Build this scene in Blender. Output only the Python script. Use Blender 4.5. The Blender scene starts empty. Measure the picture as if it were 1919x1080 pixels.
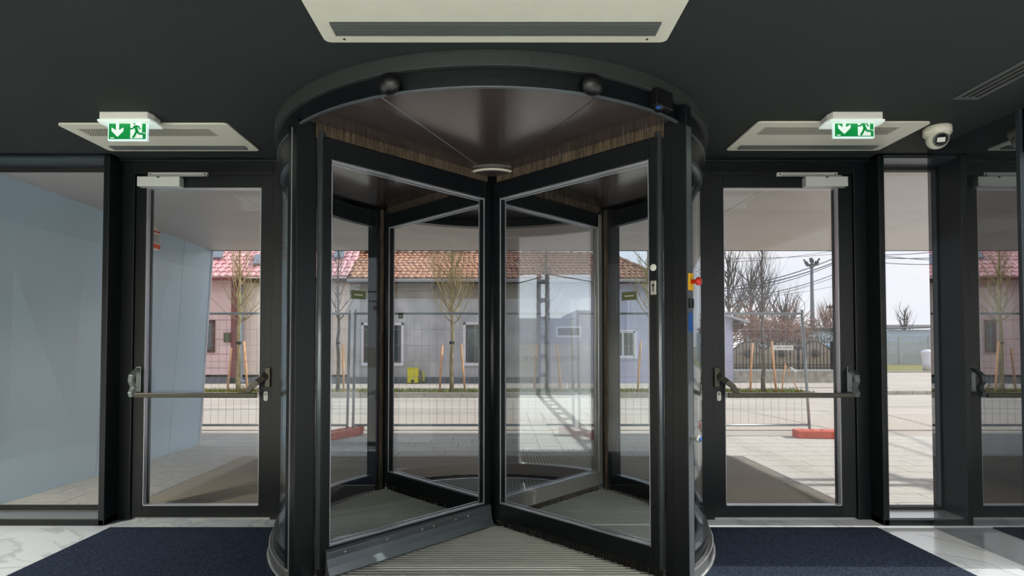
import bpy, math, random
from mathutils import Matrix, Vector
PI = math.pi
S = bpy.context.scene
C = S.collection
# ------------------------------------------------------------------ camera
F_PX, PITCH, EYE = 1050.0, math.radians(1.37), 1.40
cd = bpy.data.cameras.new('camera'); cam = bpy.data.objects.new('camera', cd); C.objects.link(cam)
cd.sensor_width = 36; cd.lens = 36 * F_PX / 1919
cam.location = (0, 0, EYE); cam.rotation_euler = (PI / 2 + PITCH, 0, 0)
cd.shift_x = (959.5 - 937) / 1919; cd.shift_y = (620.9 - 540) / 1919
cd.clip_start = .05; cd.clip_end = 600
S.camera = cam
S.view_settings.view_transform = 'Standard'; S.view_settings.look = 'None'
S.view_settings.exposure = 0.22; S.view_settings.gamma = 1.0; S.view_settings.use_curve_mapping = False
S.cycles.max_bounces = 12; S.cycles.diffuse_bounces = 5; S.cycles.glossy_bounces = 5
S.cycles.transparent_max_bounces = 40; S.cycles.transmission_bounces = 4
S.cycles.sample_clamp_indirect = 6; S.cycles.caustics_reflective = False; S.cycles.caustics_refractive = False
# ------------------------------------------------------------------ sky
w = bpy.data.worlds.new('sky'); S.world = w; w.use_nodes = True
nt = w.node_tree; nt.nodes.clear()
def N(t, **k):
    n = nt.nodes.new(t)
    for a, b in k.items(): setattr(n, a, b)
    return n
tc = N('ShaderNodeTexCoord'); sp = N('ShaderNodeSeparateXYZ'); nt.links.new(tc.outputs['Generated'], sp.inputs[0])
rp = N('ShaderNodeValToRGB'); nt.links.new(sp.outputs['Z'], rp.inputs[0])
e = rp.color_ramp.elements
e[0].position = 0.0; e[0].color = (.80, .80, .86, 1); e[1].position = .75; e[1].color = (.42, .56, .82, 1)
m_ = e.new(.22); m_.color = (.68, .75, .88, 1)
mp = N('ShaderNodeMapping'); mp.inputs['Scale'].default_value = (1.3, 1.3, 7); nt.links.new(tc.outputs['Generated'], mp.inputs[0])
nz = N('ShaderNodeTexNoise'); nz.inputs['Scale'].default_value = 2.2; nz.inputs['Detail'].default_value = 7; nt.links.new(mp.outputs[0], nz.inputs['Vector'])
r2 = N('ShaderNodeValToRGB'); nt.links.new(nz.outputs['Fac'], r2.inputs[0])
r2.color_ramp.elements[0].position = .36; r2.color_ramp.elements[1].position = .60
mx = N('ShaderNodeMixRGB'); nt.links.new(r2.outputs[0], mx.inputs[0]); nt.links.new(rp.outputs[0], mx.inputs[1]); mx.inputs[2].default_value = (.86, .84, .85, 1)
bg = N('ShaderNodeBackground'); bg.inputs['Strength'].default_value = 1.0; nt.links.new(mx.outputs[0], bg.inputs[0])
wo = N('ShaderNodeOutputWorld'); nt.links.new(bg.outputs[0], wo.inputs[0])
# ------------------------------------------------------------------ sun, lobby downlights and added fill light
AZ, EL = math.radians(90.5), math.radians(32)
ts = Vector((math.cos(EL) * math.sin(AZ), math.cos(EL) * math.cos(AZ), math.sin(EL)))
sd = bpy.data.lights.new('sun', 'SUN'); sd.energy = 4.2; sd.angle = math.radians(.6); sd.color = (1, .93, .84)
so = bpy.data.objects.new('sun', sd); C.objects.link(so); so.rotation_euler = ts.to_track_quat('Z', 'Y').to_euler()
ld = bpy.data.lights.new('back_wall_fill', 'AREA'); ld.shape = 'RECTANGLE'; ld.size = 8.5; ld.size_y = .5; ld.energy = 620; ld.color = (1, .97, .92)
lo = bpy.data.objects.new('back_wall_fill', ld); C.objects.link(lo); lo.location = (-1.4, -4.6, 2.5); lo.rotation_euler = (math.radians(-75), 0, 0)   # added fill light, bounced off the pale back wall
for lx, ly in ((-3.6, -1.6), (-1.2, -1.6), (1.2, -1.6), (-3.6, -3.6), (1.2, -3.6), (-4.7, .9), (-4.3, 2.7), (2.5, 1.6)):  # the last two are extra fill, added to brighten the marble floor
    ld = bpy.data.lights.new('downlight_and_fill', 'SPOT'); ld.energy = 330; ld.spot_size = math.radians(125); ld.spot_blend = .8; ld.shadow_soft_size = .06; ld.color = (1, .93, .82)
    lo = bpy.data.objects.new('downlight_and_fill', ld); C.objects.link(lo); lo.location = (lx, ly, 2.86)

# ------------------------------------------------------------------ helpers
def px_at(px, py, Y):
    """metres of a photographed pixel at distance Y (used to take measurements)"""
    c, s = math.cos(PITCH), math.sin(PITCH)
    t = (620.9 - py) / F_PX
    z = EYE + Y * (t * c + s) / (c - t * s)
    return ((px - 937) / F_PX * (Y * c + (z - EYE) * s), z)
def PX(px, Y, py=620): return px_at(px, py, Y)[0]
def PZ(py, Y): return px_at(937, py, Y)[1]
def srgb(r, g, b):
    f = lambda v: (v / 255) / 12.92 if v / 255 <= .04045 else ((v / 255 + .055) / 1.055) ** 2.4
    return (f(r), f(g), f(b), 1)
def mat(name, col, rough=.5, metal=0, spec=.5, var=0, scale=8, bump=0, bscale=60, stretch=(1, 1, 1), emit=0, coat=0, col2=None):
    m = bpy.data.materials.new(name); m.use_nodes = True
    t = m.node_tree; b = t.nodes['Principled BSDF']
    b.inputs['Base Color'].default_value = col; b.inputs['Roughness'].default_value = rough
    b.inputs['Metallic'].default_value = metal; b.inputs['Specular IOR Level'].default_value = spec
    b.inputs['Coat Weight'].default_value = coat
    co = t.nodes.new('ShaderNodeTexCoord'); ma = t.nodes.new('ShaderNodeMapping'); ma.inputs['Scale'].default_value = stretch
    t.links.new(co.outputs['Object'], ma.inputs[0])
    if var or col2:
        n = t.nodes.new('ShaderNodeTexNoise'); n.inputs['Scale'].default_value = scale; n.inputs['Detail'].default_value = 5
        t.links.new(ma.outputs[0], n.inputs['Vector'])
        r = t.nodes.new('ShaderNodeValToRGB'); t.links.new(n.outputs['Fac'], r.inputs[0])
        r.color_ramp.elements[0].position = .32; r.color_ramp.elements[1].position = .68
        c2 = col2 or tuple(min(1, c * (1 + var)) for c in col[:3]) + (1,)
        c1 = col if col2 else tuple(c * (1 - var) for c in col[:3]) + (1,)
        r.color_ramp.elements[0].color = c1; r.color_ramp.elements[1].color = c2
        t.links.new(r.outputs[0], b.inputs['Base Color'])
    if bump:
        n = t.nodes.new('ShaderNodeTexNoise'); n.inputs['Scale'].default_value = bscale; n.inputs['Detail'].default_value = 4
        t.links.new(ma.outputs[0], n.inputs['Vector'])
        bm = t.nodes.new('ShaderNodeBump'); bm.inputs['Strength'].default_value = bump; bm.inputs['Distance'].default_value = .01
        t.links.new(n.outputs['Fac'], bm.inputs['Height']); t.links.new(bm.outputs[0], b.inputs['Normal'])
    if emit:
        b.inputs['Emission Color'].default_value = col; b.inputs['Emission Strength'].default_value = emit
    return m
def glass_mat(name, tint=(.985, .99, .99), base=.03, top=.85):
    m = bpy.data.materials.new(name); m.use_nodes = True; t = m.node_tree; t.nodes.clear()
    o = t.nodes.new('ShaderNodeOutputMaterial'); mixs = t.nodes.new('ShaderNodeMixShader')
    tr = t.nodes.new('ShaderNodeBsdfTransparent'); tr.inputs[0].default_value = tint + (1,)
    gl = t.nodes.new('ShaderNodeBsdfGlossy'); gl.inputs['Roughness'].default_value = .0; gl.inputs[0].default_value = (.95, .98, 1, 1)
    lw = t.nodes.new('ShaderNodeLayerWeight'); lw.inputs[0].default_value = .5
    p = t.nodes.new('ShaderNodeMath'); p.operation = 'POWER'; t.links.new(lw.outputs['Facing'], p.inputs[0]); p.inputs[1].default_value = 5
    q = t.nodes.new('ShaderNodeMath'); q.operation = 'MULTIPLY_ADD'; t.links.new(p.outputs[0], q.inputs[0]); q.inputs[1].default_value = top; q.inputs[2].default_value = base
    t.links.new(q.outputs[0], mixs.inputs[0]); t.links.new(tr.outputs[0], mixs.inputs[1]); t.links.new(gl.outputs[0], mixs.inputs[2])
    t.links.new(mixs.outputs[0], o.inputs[0]); return m
def polished_mat(name, col, col2, refl, scale=30, rough=.015):
    m = mat(name, col, .4, col2=col2, scale=scale); t = m.node_tree
    b = t.nodes['Principled BSDF']; o = t.nodes['Material Output']
    gl = t.nodes.new('ShaderNodeBsdfGlossy'); gl.inputs['Roughness'].default_value = rough; gl.inputs[0].default_value = (.9, .95, 1, 1)
    lw = t.nodes.new('ShaderNodeLayerWeight'); lw.inputs[0].default_value = .5
    p = t.nodes.new('ShaderNodeMath'); p.operation = 'POWER'; t.links.new(lw.outputs['Facing'], p.inputs[0]); p.inputs[1].default_value = 4
    q = t.nodes.new('ShaderNodeMath'); q.operation = 'MULTIPLY_ADD'; t.links.new(p.outputs[0], q.inputs[0]); q.inputs[1].default_value = .6; q.inputs[2].default_value = refl
    mixs = t.nodes.new('ShaderNodeMixShader'); t.links.new(q.outputs[0], mixs.inputs[0]); t.links.new(b.outputs[0], mixs.inputs[1]); t.links.new(gl.outputs[0], mixs.inputs[2])
    t.links.new(mixs.outputs[0], o.inputs[0]); return m

M = dict(
 frame=mat('black_anodised_aluminium', srgb(11, 17, 21), .34, spec=.4, var=.1, scale=3),
 frame_lit=mat('grey_blue_lit_aluminium', srgb(60, 70, 76), .35, metal=.3),  # black frame made paler, caught light put into its colour
 frame_sat=mat('satin_dark_aluminium', srgb(112, 120, 126), .32, metal=.6),
 silver=mat('silver_aluminium', srgb(178, 182, 184), .28, metal=.8),
 groove=mat('black_rubber_gasket', srgb(12, 13, 14), .6),
 bead=mat('pale_glazing_bead', srgb(190, 192, 200), .3, metal=.6),
 ceiling=mat('dark_grey_ceiling_paint', srgb(48, 53, 52), .75, spec=.2, var=.05, scale=1.5),
 drumceil=mat('brown_black_satin_ceiling', srgb(72, 62, 60), .18, spec=.8),
 collar=mat('dark_green_grey_paint', srgb(44, 50, 48), .6),
 glass=glass_mat('clear_glass'),
 coated=glass_mat('coated_wing_glass', (.985, .99, .99), .40, .4),
 curved=glass_mat('curved_drum_glass', (.94, .98, .985), .05, .6),
 white=mat('cream_powder_coat', srgb(226, 224, 208), .45, var=.02),
 white2=mat('white_plastic', srgb(235, 234, 226), .35),
 closer=mat('pale_grey_closer_paint', srgb(200, 203, 200), .4),
 grille=mat('perforated_cream_grille', srgb(205, 200, 182), .6),
 slot=mat('grey_louvre_metal', srgb(96, 102, 100), .4, metal=.3),
 dark=mat('black_plastic', srgb(16, 17, 18), .3),
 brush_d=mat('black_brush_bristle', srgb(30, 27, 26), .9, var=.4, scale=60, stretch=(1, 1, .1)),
 lit=mat('sunlit_frame_aluminium', srgb(158, 154, 148), .45, metal=.2),  # black frame recoloured as if the sun were on it
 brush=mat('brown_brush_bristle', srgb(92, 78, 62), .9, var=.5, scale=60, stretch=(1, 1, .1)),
 marble=mat('white_veined_marble', srgb(205, 210, 212), .12, col2=srgb(236, 238, 238), scale=1.6, stretch=(1, 2.6, 1), spec=.6),
 carpet=mat('navy_carpet_pile', srgb(10, 19, 34), .95, spec=.1, col2=srgb(66, 78, 100), scale=150, bump=1.0, bscale=220),
 bar=mat('satin_metal_mat_bar', srgb(186, 190, 186), .45),
 bar_out=mat('weathered_brown_mat_bar', srgb(176, 166, 152), .6),
 matbase=mat('black_mat_base', srgb(12, 13, 15), .9),
 granite=polished_mat('black_polished_granite', srgb(14, 18, 20), srgb(38, 44, 50), .38, 160),
 soffit=mat('grey_soffit_panel', srgb(192, 185, 182), .4, metal=.1, var=.04, scale=1.2),
 paving=mat('pale_stone_paving', srgb(196, 194, 188), .8, var=.10, scale=9, bump=.15, bscale=120),
 porchwall=mat('blue_grey_composite_panel', srgb(192, 218, 236), .34, spec=.5, var=.04, scale=1.1, stretch=(1, 1, .3)),
 asphalt=mat('pale_worn_asphalt', srgb(168, 162, 154), .9, col2=srgb(194, 187, 178), scale=1.2, stretch=(.25, 1.4, 1), bump=.3, bscale=200),
 asphalt2=mat('coarse_gritty_asphalt', srgb(168, 158, 148), .95, col2=srgb(205, 196, 184), scale=40, bump=.6, bscale=90),
 kerb=mat('concrete_kerb', srgb(178, 172, 164), .9, var=.12, scale=4, bump=.3),
 grass=mat('sparse_winter_grass', srgb(92, 104, 52), .95, col2=srgb(150, 142, 96), scale=7, bump=.8, bscale=60),
 blade=mat('grass_blade_green', srgb(112, 134, 58), .9, var=.35, scale=3),
 leaf=mat('dry_fallen_leaves', srgb(150, 112, 72), .9, var=.35, scale=5),
 earth=mat('far_ground_soil', srgb(150, 142, 122), .95, var=.12, scale=.5),
 pink=mat('pink_render', srgb(240, 206, 206), .9, var=.06, scale=2, bump=.1),
 peach=mat('beige_pink_render', srgb(234, 214, 202), .9, var=.06, scale=2, bump=.1),
 maroon=mat('dark_red_corner_paint', srgb(132, 62, 66), .8),
 greywall=mat('rough_grey_render', srgb(174, 173, 178), .95, col2=srgb(208, 206, 210), scale=1.7, bump=.6, bscale=50),
 greyband=mat('brown_grey_render', srgb(140, 130, 120), .95, col2=srgb(168, 158, 146), scale=2, bump=.4),
 bluewall=mat('lavender_grey_render', srgb(192, 194, 220), .9, var=.04, scale=2, bump=.1),
 plinth=mat('dark_grey_plinth', srgb(112, 116, 122), .9, var=.12, scale=3),
 tile_o=mat('weathered_orange_clay_tile', srgb(132, 92, 74), .75, col2=srgb(206, 160, 128), scale=5),
 tile_d=mat('old_brown_clay_tile', srgb(112, 78, 66), .75, col2=srgb(176, 134, 112), scale=5),
 tile_p=mat('glossy_red_metal_tile', srgb(212, 150, 156), .35, col2=srgb(234, 188, 188), scale=2, spec=.8),
 rooflight=mat('grey_roof_window', srgb(120, 132, 146), .2),
 wframe=mat('white_window_surround', srgb(228, 228, 238), .6),
 brownwood=mat('brown_window_wood', srgb(92, 52, 46), .6),
 winglass=mat('dark_house_window_glass', srgb(58, 70, 74), .08, spec=.9),
 curtain=mat('grey_curtain', srgb(120, 124, 126), .9, var=.15, scale=14, stretch=(8, 8, .2)),
 gutter=mat('pale_gutter_metal', srgb(176, 178, 182), .4, metal=.4),
 pipe=mat('pale_blue_downpipe', srgb(170, 186, 200), .35, metal=.3),
 eave=mat('dark_brown_eave_board', srgb(78, 50, 44), .8),
 yellow=mat('yellow_gas_cabinet_paint', srgb(226, 216, 28), .4),
 bark=mat('yellow_lit_olive_bark', srgb(132, 118, 84), .9, col2=srgb(168, 156, 112), scale=9, bump=.4),  # yellow light on the branches is put into this bark colour
 bark_d=mat('dark_grey_silhouette_bark', srgb(84, 76, 68), .9, var=.2, scale=9),  # darkened in colour for trees silhouetted against bright sky
 twig_r=mat('reddish_brown_twig', srgb(140, 104, 88), .9, var=.2, scale=3),
 stake=mat('raw_wooden_stake', srgb(206, 158, 118), .8, var=.12, scale=8, stretch=(1, 1, .2)),
 band=mat('black_tree_tie', srgb(30, 30, 30), .7),
 galv=mat('galvanised_steel', srgb(150, 160, 168), .38, metal=.55, var=.08, scale=5),
 wire=mat('galvanised_fence_wire', srgb(170, 172, 176), .5, metal=.3),
 block=mat('orange_red_rubber_foot', srgb(214, 96, 78), .6, var=.1, scale=6),
 concrete=mat('grey_concrete', srgb(176, 182, 186), .9, var=.08, scale=2, bump=.2),
 stonebase=mat('rough_stone_plinth', srgb(150, 146, 136), .95, col2=srgb(196, 192, 180), scale=5, bump=1, bscale=20),
 iron=mat('black_wrought_iron', srgb(44, 46, 50), .5),
 sheet=mat('beige_gate_sheet', srgb(170, 156, 138), .6),
 bluebld=mat('pale_blue_building_wall', srgb(188, 206, 222), .8, var=.06, scale=.5),
 darkroof=mat('dark_flat_roof_edge', srgb(84, 82, 86), .9),
 mast=mat('grey_mast_concrete', srgb(104, 108, 114), .8),
 cable=mat('black_overhead_cable', srgb(44, 48, 58), .7),
 carpaint=mat('blue_car_paint', srgb(120, 160, 196), .25, metal=.3),
 tyre=mat('black_tyre_rubber', srgb(24, 24, 26), .8),
 greybld=mat('blue_grey_building_render', srgb(150, 154, 168), .9, col2=srgb(176, 180, 190), scale=.9),
 hoard=mat('beige_hoarding_board', srgb(206, 196, 184), .8, var=.05, scale=1),
 hoardtext=mat('grey_lettering', srgb(140, 136, 132), .8),
 lobbywall=mat('pale_lobby_wall', srgb(200, 198, 190), .7),
 red=mat('red_plastic_button', srgb(214, 52, 34), .3),
 yplate=mat('yellow_button_plate', srgb(232, 178, 20), .4),
 blue=mat('blue_plastic', srgb(30, 84, 160), .3),
 sticker=mat('olive_sticker', srgb(84, 90, 60), .6),
 stickertext=mat('pale_sticker_print', srgb(206, 206, 190), .6),
 exitgreen=mat('backlit_green_sign', (.0, .22, .045, 1), .4, emit=.42),
 exitwhite=mat('backlit_white_sign', (.8, .9, .85, 1), .4, emit=.30),
 exitedge=mat('glowing_acrylic_edge', (.75, .95, .92, 1), .2, emit=.42),
 orange=mat('orange_strobe_lens', srgb(236, 96, 40), .3),
 redprint=mat('red_print', srgb(200, 60, 50), .6),
 alu_dark=mat('olive_grey_panic_bar', srgb(82, 80, 72), .35, metal=.6),
 alu_mid=mat('grey_panic_bracket', srgb(130, 138, 138), .35, metal=.6),
 nickel=mat('brushed_nickel', srgb(196, 194, 186), .3, metal=.5),
)
t = M['marble'].node_tree; b = t.nodes['Principled BSDF']
co = t.nodes.new('ShaderNodeNewGeometry'); n1 = t.nodes.new('ShaderNodeTexNoise'); n1.inputs['Scale'].default_value = 1.15; n1.inputs['Detail'].default_value = 9; n1.inputs['Distortion'].default_value = 1.4
t.links.new(co.outputs['Position'], n1.inputs['Vector'])
r1 = t.nodes.new('ShaderNodeValToRGB'); t.links.new(n1.outputs['Fac'], r1.inputs[0]); c_ = r1.color_ramp.elements
c_[0].position = .475; c_[0].color = srgb(206, 215, 222); c_[1].position = .52; c_[1].color = srgb(214, 222, 228); q_ = c_.new(.50); q_.color = srgb(184, 192, 198)
t.links.new(r1.outputs[0], b.inputs['Base Color'])
W = {}
def wm(o): return W[o.name] if o else Matrix()
class MB:
    def __init__(s): s.v = []; s.f = []; s.sm = []
    def add(s, vs, fs, smooth=False):
        n = len(s.v); s.v += [Vector(v) for v in vs]; s.f += [tuple(i + n for i in f) for f in fs]; s.sm += [smooth] * len(fs); return s
    def hexa(s, p):   # 8 corners: bottom 0-3 ccw, top 4-7
        return s.add(p, [(0, 3, 2, 1), (4, 5, 6, 7), (0, 1, 5, 4), (1, 2, 6, 5), (2, 3, 7, 6), (3, 0, 4, 7)])
    def bb(s, x0, x1, y0, y1, z0, z1):
        x0, x1 = min(x0, x1), max(x0, x1); y0, y1 = min(y0, y1), max(y0, y1); z0, z1 = min(z0, z1), max(z0, z1)
        return s.hexa([(x0, y0, z0), (x1, y0, z0), (x1, y1, z0), (x0, y1, z0), (x0, y0, z1), (x1, y0, z1), (x1, y1, z1), (x0, y1, z1)])
    def rbox(s, c, d, rz=0, m=None):
        T = Matrix.Translation(c) @ (m or Matrix.Rotation(rz, 4, 'Z')); x, y, z = d[0] / 2, d[1] / 2, d[2] / 2
        return s.hexa([T @ Vector(q) for q in ((-x, -y, -z), (x, -y, -z), (x, y, -z), (-x, y, -z), (-x, -y, z), (x, -y, z), (x, y, z), (-x, y, z))])
    def prism(s, pts, axis, a, b):   # 2-D outline extruded on an axis: 'x' (pts y,z) 'y' (pts x,z) 'z' (pts x,y)
        g = {'x': lambda p, t: (t, p[0], p[1]), 'y': lambda p, t: (p[0], t, p[1]), 'z': lambda p, t: (p[0], p[1], t)}[axis]
        n = len(pts); vs = [g(p, a) for p in pts] + [g(p, b) for p in pts]
        return s.add(vs, [tuple(range(n)), tuple(range(2 * n - 1, n - 1, -1))] + [(i, i + n, (i + 1) % n + n, (i + 1) % n) for i in range(n)])
    def tube(s, pts, r, n=8, caps=True):
        pts = [Vector(p) for p in pts]; rs = r if isinstance(r, (list, tuple)) else [r] * len(pts)
        vs = []; up = Vector((0, 0, 1))
        for i, p in enumerate(pts):
            d = (pts[min(i + 1, len(pts) - 1)] - pts[max(i - 1, 0)])
            d = d.normalized() if d.length > 1e-9 else Vector((0, 0, 1))
            a = d.cross(up if abs(d.z) < .95 else Vector((1, 0, 0))).normalized(); b = d.cross(a)
            for k in range(n):
                t = 2 * PI * k / n; vs.append(p + (a * math.cos(t) + b * math.sin(t)) * rs[i])
        fs = [(i * n + k, i * n + (k + 1) % n, (i + 1) * n + (k + 1) % n, (i + 1) * n + k) for i in range(len(pts) - 1) for k in range(n)]
        if caps and n > 2: fs += [tuple(range(n - 1, -1, -1)), tuple(range((len(pts) - 1) * n, len(pts) * n))]
        return s.add(vs, fs, n > 4)
    def lathe(s, prof, c=(0, 0, 0), n=20, m=None):
        T = Matrix.Translation(c) @ (m or Matrix()); vs = []
        for r, z in prof:
            for k in range(n):
                t = 2 * PI * k / n; vs.append(T @ Vector((r * math.cos(t), r * math.sin(t), z)))
        fs = [(i * n + k, i * n + (k + 1) % n, (i + 1) * n + (k + 1) % n, (i + 1) * n + k) for i in range(len(prof) - 1) for k in range(n)]
        fs += [tuple(range(n - 1, -1, -1)), tuple(range((len(prof) - 1) * n, len(prof) * n))]
        return s.add(vs, fs, True)
    def arc(s, r0, r1, z0, z1, a0, a1, n=24, c=(0, 0)):   # angle in degrees from -Y, clockwise seen from above turned to +X
        vs = []
        for i in range(n + 1):
            t = math.radians(a0 + (a1 - a0) * i / n); sx, cy = math.sin(t), -math.cos(t)
            for r, z in ((r0, z0), (r1, z0), (r1, z1), (r0, z1)): vs.append((c[0] + r * sx, c[1] + r * cy, z))
        full = abs(abs(a1 - a0) - 360) < 1e-6
        fs = [(i * 4 + k, i * 4 + (k + 1) % 4, (i + 1) * 4 + (k + 1) % 4, (i + 1) * 4 + k) for i in range(n) for k in range(4)]
        if not full: fs += [(3, 2, 1, 0), tuple(n * 4 + k for k in range(4))]
        return s.add(vs, fs)
    def obj(s, name, m, parent=None, local=False, bevel=0, smooth=False):
        me = bpy.data.meshes.new(name)
        inv = Matrix() if local else wm(parent).inverted()
        me.from_pydata([tuple(inv @ v) for v in s.v], [], s.f); me.validate(); me.update()
        import bmesh
        b = bmesh.new(); b.from_mesh(me); bmesh.ops.recalc_face_normals(b, faces=b.faces); b.to_mesh(me); b.free()
        fl = s.sm if len(me.polygons) == len(s.sm) else [smooth] * len(me.polygons)
        me.polygons.foreach_set('use_smooth', [bool(q or smooth) for q in fl])
        me.materials.append(M[m] if isinstance(m, str) else m)
        o = bpy.data.objects.new(name, me); C.objects.link(o)
        if parent: o.parent = parent; W[o.name] = wm(parent)
        else: W[o.name] = Matrix()
        if bevel:
            k = o.modifiers.new('edge', 'BEVEL'); k.width = bevel; k.segments = 2; k.limit_method = 'ANGLE'
        return o
def tag(o, label=None, cat=None, group=None, kind=None):
    if label: o['label'] = label
    if cat: o['category'] = cat
    if group: o['group'] = group
    if kind: o['kind'] = kind
    return o
def thing(name, loc, label=None, cat=None, group=None, rz=0, kind=None, parent=None):
    o = bpy.data.objects.new(name, None); C.objects.link(o); o.location = loc; o.rotation_euler = (0, 0, rz); o.empty_display_size = .1
    m = Matrix.Translation(loc) @ Matrix.Rotation(rz, 4, 'Z')
    if parent: o.parent = parent; W[o.name] = wm(parent) @ m
    else: W[o.name] = m
    return tag(o, label, cat, group, kind)
def inst(name, mesh, parent, loc, rot=(0, 0, 0), scale=None):
    o = bpy.data.objects.new(name, mesh); C.objects.link(o); o.parent = parent
    o.location = wm(parent).inverted() @ Vector(loc); o.rotation_euler = rot
    if scale: o.scale = scale
    W[o.name] = wm(parent); return o
def text(name, body, m, parent, loc, size, rot=(PI / 2, 0, 0), extrude=.0008, align='CENTER', sx=1):
    cu = bpy.data.curves.new(name, 'FONT'); cu.body = body; cu.size = size; cu.extrude = extrude; cu.align_x = align; cu.align_y = 'CENTER'
    cu.materials.append(M[m]); o = bpy.data.objects.new(name, cu); C.objects.link(o)
    me = bpy.data.meshes.new_from_object(o); bpy.data.objects.remove(o); o = bpy.data.objects.new(name, me); C.objects.link(o)
    o.parent = parent; inv = wm(parent).inverted()
    o.location = inv @ Vector(loc); o.rotation_euler = rot; o.scale = (sx, 1, 1); W[o.name] = wm(parent); return o
def structure(name, label=None, loc=(0, 0, 0)): return thing(name, loc, label, kind='structure')
rnd = random.Random(7)
CEIL = 2.90
DC = (-.06, 4.40)          # centre of the drum
YF, YD = 4.36, 4.56        # room face of the window posts, room face of the door frames

# ================================================================== STRUCTURE
fl = structure('floor', 'polished white veined marble floor of the lobby')
MB().bb(-6.2, 3.45, -6, 4.70, -.12, -.014).obj('subfloor', 'concrete', fl)
slab = None
for i in range(8):
    for j in range(9):
        x0, y0 = -6.0 + i * 1.17, 4.62 - (j + 1) * 1.2
        if x0 + 1.17 > 3.37: continue
        if slab is None:
            o = MB().bb(0, 1.168, 0, 1.198, -.014, 0).obj('marble_slab', 'marble', fl, local=True); slab = o.data; o.location = (x0, y0, 0)
        else: inst('marble_slab', slab, fl, (x0, y0, 0))
ce = structure('ceiling', 'dark grey painted lobby ceiling')
MB().bb(-6.2, 3.45, -6, 4.66, CEIL, CEIL + .3).obj('ceiling_slab', 'ceiling', ce)
wl = structure('wall_left', 'pale lobby wall left of the camera'); MB().bb(-6.2, -6.0, -6, 4.66, 0, CEIL).obj('wall_surface', 'lobbywall', wl)
wb = structure('wall_back', 'pale lobby wall behind the camera'); MB().bb(-6.2, 3.45, -6.2, -6.0, 0, CEIL).obj('wall_surface', 'lobbywall', wb)
wr = structure('wall_right', 'black polished granite wall at the right of the entrance')
MB().bb(3.312, 3.42, 3.56, 4.31, 0, CEIL).obj('granite_panel', 'granite', wr)
MB().bb(3.300, 3.42, 3.53, 3.556, 0, CEIL).obj('edge_strip', 'frame_lit', wr)
MB().bb(3.30, 3.42, -6, -2.4, 0, CEIL).obj('granite_panel', 'granite', wr)
w3 = structure('window_3', 'tall glazing along the right side of the lobby')
MB().bb(3.32, 3.42, -2.4, 3.53, 2.62, CEIL).obj('head_frame', 'frame', w3)
MB().bb(3.32, 3.42, -2.4, 3.53, 0, .05).obj('sill_frame', 'frame', w3)
for a, b in ((-2.4, .55), (.55, 3.56)):
    MB().bb(3.36, 3.37, a + .03, b - .03, .05, 2.62).obj('pane', 'glass', w3)
    MB().bb(3.33, 3.41, a - .03, a + .03, .05, 2.62).obj('mullion', 'frame', w3)

# fixed windows
def fixed_window(name, x0, x1, label, mull):
    r = structure(name, label)
    yg = 4.62
    MB().bb(x0, x1, YF, yg + .05, 0, .045).obj('sill_frame', 'frame', r, bevel=.003)
    MB().bb(x0, x1, YF + .03, yg - .02, .045, .052).obj('sill_ledge', 'silver', r)  # pale sheet stands in for the reflection on the ledge
    MB().bb(x0, x1, yg - .015, yg + .05, .052, .075).obj('bottom_bead', 'groove', r)
    MB().bb(x0, x1, YF, yg + .05, 2.885, CEIL).obj('head_frame', 'frame', r)
    MB().bb(x0, x1, YF + .03, yg - .02, 2.872, 2.885).obj('head_reveal', 'frame_lit', r)  # pale colour stands in for the reflection under the head
    MB().bb(x0, x1, yg - .015, yg + .05, 2.845, 2.872).obj('top_bead', 'groove', r)
    MB().bb(x0, x1, yg, yg + .02, .075, 2.845).obj('pane', 'glass', r)
    MB().bb(mull[0], mull[1], YF, yg + .05, 0, CEIL).obj('mullion', 'frame', r, bevel=.004)
    a = mull[0] - .014 if mull[0] > x0 + .1 else mull[1]
    MB().bb(a, a + .014, yg - .02, yg + .03, .075, 2.845).obj('side_bead', 'frame_lit', r)
    return r
fixed_window('window_1', -6.0, -3.06, 'fixed floor-to-ceiling window at the far left', (-3.106, -3.06))
fixed_window('window_2', 2.966, 4.0, 'narrow fixed window between the right door and the granite wall', (2.966, 3.011))

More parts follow.
